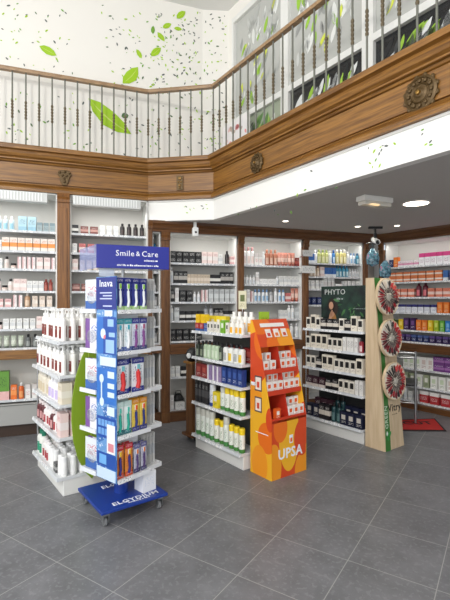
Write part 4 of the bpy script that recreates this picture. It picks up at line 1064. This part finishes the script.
# header artwork: white title strip and three pack pictures
dy, dz = .105, .233; hl = math.hypot(dy, dz); tilt = math.atan2(dz, dy)
def on_header(u, v, ln): return (u, .140 + dy * v - .004 * dz / hl, 1.095 + dz * v + .003)
hp_ = MB()
for u0, u1, v0, v1, m in ((.06, .35, .70, .84, (244, 238, 232)), (.10, .165, .32, .62, (240, 232, 226)), (.195, .26, .32, .62, (240, 232, 226)), (.29, .355, .32, .62, (240, 232, 226)), (.115, .15, .36, .48, (206, 60, 60)), (.21, .245, .36, .48, (230, 120, 60)), (.305, .34, .36, .48, (206, 80, 50))):
    e = .0012 if m[1] > 200 else .0020
    q = [on_header(u0, v0, 0), on_header(u1, v0, 0), on_header(u1, v1, 0), on_header(u0, v1, 0)]
    q0 = [(a, b_ - e, c) for a, b_, c in q]
    hp_.add(q + q0, [(4, 5, 6, 7), (0, 4, 7, 3), (1, 2, 6, 5), (0, 1, 5, 4), (3, 7, 6, 2)], plain(m, .5))
part('header_print', hp_, ob)['kind'] = 'stuff'
sp2 = small_print(ob, .08, .33, -.009, .02, 0, plain((206, 90, 50), .5), 11); sp2.location = (0, .140 + dy * .77 - .0045, 1.095 + dz * .77 + .002); sp2.rotation_euler = (tilt - PI / 2, 0, 0)
text('UPSA', .118, LW, ob, (.215, -.0012, .195), bold=.003, sx=1.0)
lg = MB().box(.205, .245, -.0012, 0, .275, .345, LW).box(.213, .237, -.002, -.0012, .285, .32, plain(OR, .5)); part('pack_emblem', lg, ob)
sd = MB()
for y0, z0 in ((.12, .72), (.12, .54)):
    sd.box(-.0055, -.004, y0, y0 + .09, z0, z0 + .13, plain((90, 70, 70), .5)).box(-.0062, -.0055, y0 + .01, y0 + .08, z0 + .012, z0 + .118, plain((236, 220, 210), .5)).box(-.0068, -.0062, y0 + .03, y0 + .06, z0 + .03, z0 + .08, plain((206, 70, 40), .5))
sd.box(-.0055, -.004, .20, .26, .76, .79, LW).box(-.0055, -.004, .04, .20, .365, .372, LW)
part('side_print', sd, ob)['kind'] = 'stuff'
spec('upb', 'carton', .056, .092, 'white and orange carton', (240, 234, 228), (226, 92, 34), (200, 60, 30), d=.03, style='logo')
spec('upo', 'carton', .056, .092, 'orange carton', (228, 96, 34), (240, 226, 216), (250, 240, 230), d=.03, style='logo')
gr = 'small medicine cartons in the orange display'
bn = {0: 'lowest bin', 1: 'middle bin', 2: 'top bin'}
for bi, (z, y0) in enumerate(BINS):
    for side_, (a, b_) in enumerate(((.012, .20), (.212, .40))):
        wh = f'{bn[bi]}, {("left", "right")[side_]} half, orange display'
        it = [('upb', 3)]
        if bi == 0 and side_ == 0:
            row(FO, z + .0005, a + .05, b_, y0 + .018, [('upo', 1), ('grn', 1)][:1], 'front of ' + wh, gr, jit=.2); continue
        if bi == 2 and side_ == 0:
            row(FO, z + .0005, a, b_, y0 + .018, [('upb', 1), ('upb', 1)], 'front of ' + wh, gr, gap=.03, jit=.2)
            row(FO, z + .0605, a, b_, y0 + .085, [('upb', 2)], 'back of ' + wh, gr, gap=.03, jit=.2); continue
        row(FO, z + .0005, a, b_, y0 + .018, it, 'front of ' + wh, gr, jit=.2)
        row(FO, z + .0605, a, b_, y0 + .085, [('upo', 1), ('upb', 2)] if (bi, side_) == (1, 0) else it, 'back of ' + wh, gr, jit=.2)

# ------------------------------------------------------------------ manicure tower
FV = Frame(1.578, 4.235, BR); VW, VD, VT = .34, .23, 1.725
vt = thing('manicure_tower', 'tapering light wood tower with green stripe carrying three tool discs', 'display stand', FV.p(0, 0), BR)
lean = .126; tw = .286
vs = [(0, 0, 0), (VW, 0, 0), (VW, VD, 0), (0, VD, 0), (0, lean, VT), (tw, lean, VT), (tw, VD - .005, VT), (0, VD - .005, VT)]
part('tower_body', MB().add(vs, [(3, 2, 1, 0), (4, 5, 6, 7), (0, 1, 5, 4), (1, 2, 6, 5), (2, 3, 7, 6), (3, 0, 4, 7)], BEECH), vt, .003)
GRN = plain((58, 120, 50), .5)
def onf(x, z, e=.0015): return (x, lean * z / VT - e, z)
st = MB(); L_ = []
for k in range(15):
    z = VT * k / 14; x0 = .0 + .025 * math.sin(k / 14 * PI) ; w = .085 + .012 * math.cos(k / 14 * PI * 2)
    L_.append((x0 + .012 * (1 - k / 14), x0 + w, z))
vs = [onf(a, z) for a, b_, z in L_] + [onf(b_, z) for a, b_, z in L_]
st.add(vs, [(k, 15 + k, 16 + k, k + 1) for k in range(14)], GRN)
part('green_stripe', st, vt)
ft = math.atan2(VT, lean)
text('Vitry', .105, plain((24, 22, 20), .5), vt, onf(.205, .405, .002), (ft, 0, 0), bold=.001)
sp3 = small_print(vt, .16, .25, 0, .012, 0, plain((120, 104, 84), .5), 13); sp3.location = onf(0, .335, .0005); sp3.rotation_euler = (ft - PI / 2, 0, 0)
stl = text('GREEN', .07, plain((206, 222, 200), .5), vt, (0, 0, 0))
stl.matrix_local = Matrix.Translation(onf(.055, .33, .003)) @ Matrix.Rotation(ft, 4, 'X') @ Matrix.Rotation(PI / 2, 4, 'Z')
el = MB()
for cx, cz, L, an in ((.062, .13, .07, 1.9), (.085, .155, .09, .7), (.05, .17, .05, 1.6)):
    m_ = MB(); leaf_poly(m_, cx, cz, L, an, plain((240, 244, 236), .5) if L == .05 else plain((56, 150, 70), .5), 0, .55)
    el.add([(x, lean * z / VT - .003 + y, z) for x, y, z in m_.v], m_.f, m_.mats[0])
part('leaf_emblem', el, vt)
TOOLC = [(168, 36, 44), (196, 60, 60), (120, 26, 40), (220, 214, 206), (70, 24, 30), (200, 80, 70), (40, 36, 38), (214, 200, 186)]
tilt_f = Matrix.Rotation(-(PI / 2 - ft), 4, 'X')
proto_tools = {}
def tool_mesh(ci, kind):
    k = (ci, kind)
    if k not in proto_tools:
        mb = MB(); c = plain(TOOLC[ci], .35)
        if kind == 0:   # file or nail tool: slim steel tip and coloured handle
            mb.box(-.0072, .0072, -.006, -.001, .09, .165, c).box(-.0032, .0032, -.004, -.001, .045, .105, plain((84, 68, 64), .35, .4))
        else:           # scissors: two coloured loops and blades
            for sx in (-1, 1):
                mb.tube([(sx * .003, -.004, .10), (sx * .0125, -.004, .118), (sx * .0125, -.004, .142), (sx * .003, -.004, .155), (sx * .002, -.004, .125), (sx * .003, -.004, .10)], .0036, c, 6)
            mb.box(-.005, .005, -.006, -.001, .045, .102, plain((120, 112, 108), .35, .4))
        proto_tools[k] = mb.mesh('manicure_tool')
    return proto_tools[k]
R = random.Random(2)
dn = ('upper', 'middle', 'lowest')
for di, (cx, cz) in enumerate(((.10, 1.53), (.105, 1.115), (.125, .69))):
    r = .19
    y = lean * cz / VT
    M = Matrix.Translation((cx, y - .055, cz)) @ tilt_f
    ds = part('tool_disc', MB(), vt) if False else None
    d = MB().lathe([(r * .97, 0), (r, .004), (r, .026), (r * .975, .03), (r * .95, .03), (r * .94, .026), (0, .026)], BEECH, 40)
    d.v = [(a, -zz, b_) for a, b_, zz in d.v]
    dc = part('disc', d, vt); dc.matrix_local = M
    fc = MB().lathe([(r * .935, .0262), (r * .935, .0275), (0, .0277)], plain((232, 224, 206), .5), 40); fc.v = [(a, -zz, b_) for a, b_, zz in fc.v]
    part('disc_face', fc, dc)
    sp_ = MB().tube([(0, .0, 0), (0, .05, 0)], .04, BEECH, 14); part('disc_mount', sp_, dc)
    hb = MB().lathe([(.03, .0277), (.03, .036), (.02, .04), (0, .041)], plain((206, 200, 190), .3, .5), 16); hb.v = [(a, -zz, b_) for a, b_, zz in hb.v]
    part('hub', hb, dc)
    wm_ = FV
    base = Matrix.Translation((FV.o[0], FV.o[1], 0)) @ Matrix.Rotation(BR, 4, 'Z') @ M
    NT = 40
    for k in range(NT):
        q = 2 * PI * k / NT
        an = math.degrees(q) % 360                       # clockwise from the top
        if an > 300 or (an < 10 and di < 2): ci = R.choice([6, 3, 6, 7])
        elif an < 95: ci = R.choice([0, 1, 1, 5, 0])
        elif an < 230: ci = R.choice([0, 2, 2, 4, 6, 1])
        else: ci = R.choice([2, 4, 2, 0, 4])
        o = bpy.data.objects.new('manicure_tool', tool_mesh(ci, an < 230 and k % 2 == 1)); C.objects.link(o)
        ro = R.uniform(-.012, .016)
        o.matrix_world = base @ Matrix.Rotation(q, 4, 'Y') @ Matrix.Translation((0, -.0285 - (.0075 if k % 2 else 0), ro))
        cn = ['red', 'light red', 'wine red', 'white', 'dark maroon', 'coral', 'black', 'beige'][ci]
        tag(o, f'{ordn(k)} tool clockwise from the top of the {dn[di]} round disc, {cn}', 'manicure tool', f'manicure tools on the {dn[di]} disc')

# ------------------------------------------------------------------ chair, mat, small things
ch = thing('chair', 'grey metal framed chair with black seat behind the light wood tower', 'chair', (2.21, 5.45, 0), math.radians(155))
for x in (-.19, .19):
    part('back_post', MB().tube([(x, .19, 0), (x, .19, .45), (x, .22, .88)], .014, STEEL), ch)
    part('leg', MB().tube([(x, -.19, 0), (x, -.17, .47)], .014, STEEL), ch)
    part('side_rail', MB().tube([(x, -.175, .435), (x, .19, .435)], .012, STEEL), ch)
part('seat', MB().box(-.21, .21, -.21, .20, .45, .49, BLACK), ch, .012)
for z in (.86, .80): part('back_rail', MB().tube([(-.19, .215 if z > .83 else .212, z), (.19, .215 if z > .83 else .212, z)], .013, STEEL), ch)
part('seat_bar', MB().tube([(-.19, .19, .25), (.19, .19, .25)], .010, STEEL), ch)
mt = thing('floor_mat', 'red floor mat with black border and dark lettering by right cabinet', 'mat', (2.05, 5.05, 0), math.radians(0))
mp_ = [(-.15, 0), (.59, -.13), (.70, .27), (-.03, .40)]
def quad_at(px, py): Y = F * H / (py - 300); return ((px - 225) / F * Y - 2.05, Y - 5.05)
outer = [quad_at(388, 431), quad_at(446.5, 431.5), quad_at(434.7, 419), quad_at(392, 420.5)]
cxm = sum(p[0] for p in outer) / 4; cym = sum(p[1] for p in outer) / 4
inner = [(cxm + (p[0] - cxm) * .93, cym + (p[1] - cym) * .86) for p in outer]
part('border', MB().prism(outer, .001, .009, plain((40, 24, 24), .8), 'z'), mt)
part('carpet', MB().prism(inner, .009, .012, plain((186, 40, 36), .9), 'z'), mt)
text('ECUT', .17, plain((44, 18, 20), .8), mt, (cxm + .0, cym + .05, .0125), (0, 0, math.radians(1)), bold=.004, sx=1.0)

# wooden pedestal with monitor at the end of the spray stand
fp = Frame(-.345, 4.62, GZ)
pd = thing('wooden_pedestal', 'slim brown wooden pedestal on castors at the far end of spray stand', 'pedestal', fp.p(0, 0), GZ)
part('column', MB().box(-.06, .06, -.05, .05, .06, .82, WOODDV), pd, .004)
part('top_board', MB().box(-.085, .085, -.07, .07, .82, .845, WOOD), pd, .004)
part('base_board', MB().box(-.10, .10, -.08, .08, .05, .08, WOODD), pd, .004)
for x in (-.07, .07):
    w_ = MB().lathe([(0, -.012), (.024, -.012), (.024, .012), (0, .012)], BLACK, 12); w_.v = [(x + z, a, b_ + .025) for a, b_, z in w_.v]
    part('castor', w_, pd)
mo = thing('pressure_monitor', 'black rounded device with white dial on top of the wooden pedestal', 'device', fp.p(0, -.0, .846), GZ + .4)
dm = MB().lathe([(.05, 0), (.075, .03), (.08, .07), (.06, .12), (.03, .14), (0, .143)], BLACK, 20); part('housing', dm, mo)
dl = MB().lathe([(.028, 0), (.028, .008), (0, .010)], plain((226, 228, 226), .4), 18); dl.v = [(a, -.072 - z, b_ + .065) for a, b_, z in dl.v]; part('dial', dl, mo)
# black bag on the bottom shelf
bgm = MB().lathe([(.06, 0), (.09, .04), (.085, .1), (.05, .15), (.02, .17), (0, .172)], BLACK, 14, (0, 0, 0), .9, .65)
o = thing('folded_bag', 'black folded bag behind low white carton, bottom shelf behind spray stand', 'bag', FW.p(2.025, .22, .1305), UZ)
part('bag_body', bgm, o); part('handle', MB().tube([(-.04, 0, .14), (-.03, 0, .2), (.03, 0, .2), (.04, 0, .14)], .006, BLACK), o)

# white shelf cards sticking out by the wooden post
for px, z, w, h, lab in ((3.70, 2.10, .16, .085, 'upper white shelf card sticking out in front of wooden post'), (3.68, 1.87, .22, .10, 'lower white shelf card sticking out in front of wooden post')):
    o = thing('shelf_card', lab, 'sign', FW.p(px, -.03, 0), UZ, 'white shelf cards by the post')
    part('card', MB().box(0, w, -.004, 0, z, z + h, pack((236, 236, 232), (206, 210, 210), (150, 150, 150), 'none')), o)
    part('card_clip', MB().box(0, .012, 0, .075, z - .012, z, CHROME).box(0, .012, -.004, 0, z - .012, z + .02, CHROME), o)
# small white sensor on the cornice
o = thing('wall_sensor', 'small white sensor box hanging from the cornice beside ceiling', 'sensor', FW.p(2.125, -.10, 0), UZ)
part('bracket', MB().box(.02, .05, -.01, .03, 2.385, 2.4595, WHITE), o)
part('housing', MB().box(0, .07, -.03, .03, 2.28, 2.39, plain((236, 236, 234), .4)), o, .008)
q = MB().lathe([(.014, 0), (.012, .006), (0, .008)], BLACK, 12); part('lens', MB().add([(a + .035, -.03 - z, b_ + .33 + 2.0) for a, b_, z in q.v], q.f, BLACK), o)
# security camera
o = thing('security_camera', 'white security camera on a dark bracket in the corner under ceiling', 'camera', (1.965, 5.62, 0), 0)
part('bracket', MB().box(-.09, .09, -.02, .02, 2.43, 2.459, BLACK).tube([(0, 0, 2.43), (0, 0, 2.36)], .014, BLACK), o)
cb = MB().lathe([(.034, 0), (.036, .02), (.036, .15), (.028, .16)], plain((226, 226, 224), .4), 16); cb.v = [(a, -z + .07, b_ * 1.0 + 2.30 - (.16 - z) * .0 - (z * .35)) for a, b_, z in cb.v]
part('housing', cb, o)
lb = MB().lathe([(.027, .161), (.024, .164), (0, .165)], BLACK, 16); lb.v = [(a, -z + .07, b_ + 2.30 - z * .35) for a, b_, z in lb.v]; part('lens', lb, o)
part('neck', MB().box(-.012, .012, -.02, .02, 2.28, 2.37, BLACK), o)
# hanging bags in the corner
hk = thing('hook_rail', 'thin metal hook rail in the corner carrying blue bubble bags', 'hook', (1.98, 5.72, 0), math.radians(20))
part('rod', MB().tube([(-.06, .08, 2.26), (-.06, .0, 2.26), (.10, -.02, 2.26)], .006, CHROME), hk)
part('drop_rod', MB().tube([(.0, 0, 2.26), (.0, .0, 2.452)], .006, CHROME), hk)
R = random.Random(5)
for k, (dx, dyy, zt, lab) in enumerate(((-.045, -.06, 2.24, 'teal patterned bag hanging beside the security camera, higher one'), (.11, -.10, 2.08, 'teal and pink patterned bag hanging by corner post, lower one'))):
    bg = thing('hanging_bag', lab, 'bag', (1.98 + dx, 5.66 + dyy * .5, zt - .30), math.radians(-10 + 15 * k), 'hanging bags in the corner')
    m, nt, b = new_mat('bag_print')
    n1 = nd(nt, 'ShaderNodeTexNoise'); nt.links.new(nd(nt, 'ShaderNodeTexCoord').outputs['Object'], n1.inputs[0]); n1.inputs['Scale'].default_value = 22
    rr = nd(nt, 'ShaderNodeValToRGB'); nt.links.new(n1.outputs[0], rr.inputs[0])
    rr.color_ramp.elements[0].position = .35; rr.color_ramp.elements[0].color = lin((34, 62, 84)); rr.color_ramp.elements[1].position = .62; rr.color_ramp.elements[1].color = lin((120, 170, 186))
    e3 = rr.color_ramp.elements.new(.68); e3.color = lin((206, 130, 160))
    nt.links.new(rr.outputs[0], b.inputs['Base Color']); b.inputs['Roughness'].default_value = .2
    q = MB().lathe([(.02, 0), (.075, .03), (.085, .1), (.07, .17), (.03, .22), (.02, .235)], m, 12, (0, 0, 0), 1, .55)
    part('bag_body', q, bg)
    part('strap', MB().tube([(0, 0, .23), (0, .0, .30)], .004, plain((60, 90, 100), .4)), bg)

# ------------------------------------------------------------------ ceiling lamps
GL = emit((255, 244, 226), 6.0)
def spot_light(loc, power, r, col=(1, .94, .86), size=150):
    l = bpy.data.lights.new('lamp_light', 'SPOT'); l.energy = power; l.spot_size = math.radians(size); l.spot_blend = .8; l.shadow_soft_size = r; l.color = col
    o = bpy.data.objects.new('lamp_light', l); C.objects.link(o); o.location = loc; return o
def downlight(x, y, r, lab, em, power):
    o = thing('ceiling_light', lab, 'lamp', (x, y, 2.46), 0, 'recessed lamps in the low ceiling')
    part('ring', MB().lathe([(r * 1.12, 0), (r * 1.12, -.006), (r, -.008), (r, 0)], WHITE, 28), o)
    part('lens', MB().lathe([(r, -.001), (r, -.005), (0, -.006)], em, 28), o)
    spot_light((x, y, 2.44), power, r)
downlight(1.89, 4.256, .118, 'large bright round lamp recessed in the low ceiling', emit((255, 242, 222), 9), 26)
def cpt(px, py): Y = .96 * F / (300 - py); return (px - 225) / F * Y, Y
for px, py, lab in ((356.5, 226.8, 'small recessed spotlight nearest the dark green poster'), (395.5, 226.0, 'small recessed spotlight above the right wall cabinet'), (285, 221.5, 'small recessed spotlight above the orange display cabinet')):
    x, y = cpt(px, py); downlight(x, y - .05, .035, lab, GL, 5)
ex = thing('emergency_light', 'boxy white emergency light fixed to the low ceiling', 'lamp', (1.40, 4.02, 2.46), math.atan2(.6, .8) - .25)
part('housing', MB().box(-.17, .17, -.06, .06, -.05, 0, plain((224, 222, 216), .4)), ex, .008)
part('diffuser', MB().box(-.155, .155, -.05, .05, -.085, -.05, glassy((232, 228, 216), .75, .2)), ex, .006)
part('bulb', MB().box(-.05, .05, -.012, .012, -.075, -.06, emit((255, 214, 150), 3)), ex)

# strip lights inside the cabinets
def strip(fr, t0, t1, z, y, e):
    l = bpy.data.lights.new('cabinet_strip', 'AREA'); l.shape = 'RECTANGLE'; l.size = t1 - t0 - .1; l.size_y = .05; l.energy = e; l.color = (1, .98, .95)
    o = bpy.data.objects.new('cabinet_strip', l); C.objects.link(o); o.location = fr.p((t0 + t1) / 2, y, z); o.rotation_euler = (math.radians(12), 0, fr.rz)
for fr, a, b_, z, e in ((FW, -.9, .575, 2.56, 2.2), (FW, .712, 1.6, 2.56, 1.6), (FW, 1.867, 2.765, 2.30, 1.5), (FW, 2.849, 3.727, 2.30, 1.6), (FW, 3.813, 4.738, 2.30, 1.6), (FR, .1, 1.6, 2.30, 2.4)):
    strip(fr, a, b_, z, .03, e)
# shop-front and high-window light from behind the camera, plus an added left fill
def area(loc, rot, sx, sy, e, col):
    l = bpy.data.lights.new('daylight_or_fill', 'AREA'); l.shape = 'RECTANGLE'; l.size = sx; l.size_y = sy; l.energy = e; l.color = col
    o = bpy.data.objects.new('daylight_or_fill', l); C.objects.link(o); o.location = loc; o.rotation_euler = rot; return o
area((-1.0, -2.6, 2.3), (math.radians(84), 0, math.radians(-6)), 6.0, 4.0, 165, (1.0, .985, .96))
area((-1.75, -2.6, 5.0), (math.radians(78), 0, 0), 1.1, .5, 150, (1, .97, .93))  # high window behind the camera
area((-4.9, 0.6, 3.2), (math.radians(90), 0, math.radians(-90)), 4.5, 3.6, 140, (.92, .96, 1.0))  # added fill from the left, brightens the white band and right beam
w = bpy.data.worlds.new('sky_world'); scn.world = w; w.use_nodes = True
w.node_tree.nodes['Background'].inputs[0].default_value = (.86, .92, 1.0, 1); w.node_tree.nodes['Background'].inputs[1].default_value = .8

finish_labels()
# ------------------------------------------------------------------ camera
cd = bpy.data.cameras.new('camera'); co = bpy.data.objects.new('camera', cd); C.objects.link(co)
co.location = (0, 0, H); co.rotation_euler = (PI / 2, 0, 0)
cd.sensor_fit = 'HORIZONTAL'; cd.sensor_width = 36; cd.lens = 36 * F / 450; cd.clip_start = .05
scn.camera = co
scn.view_settings.view_transform = 'Standard'; scn.view_settings.look = 'None'; scn.view_settings.gamma = 1; scn.view_settings.use_curve_mapping = False
scn.view_settings.exposure = .07
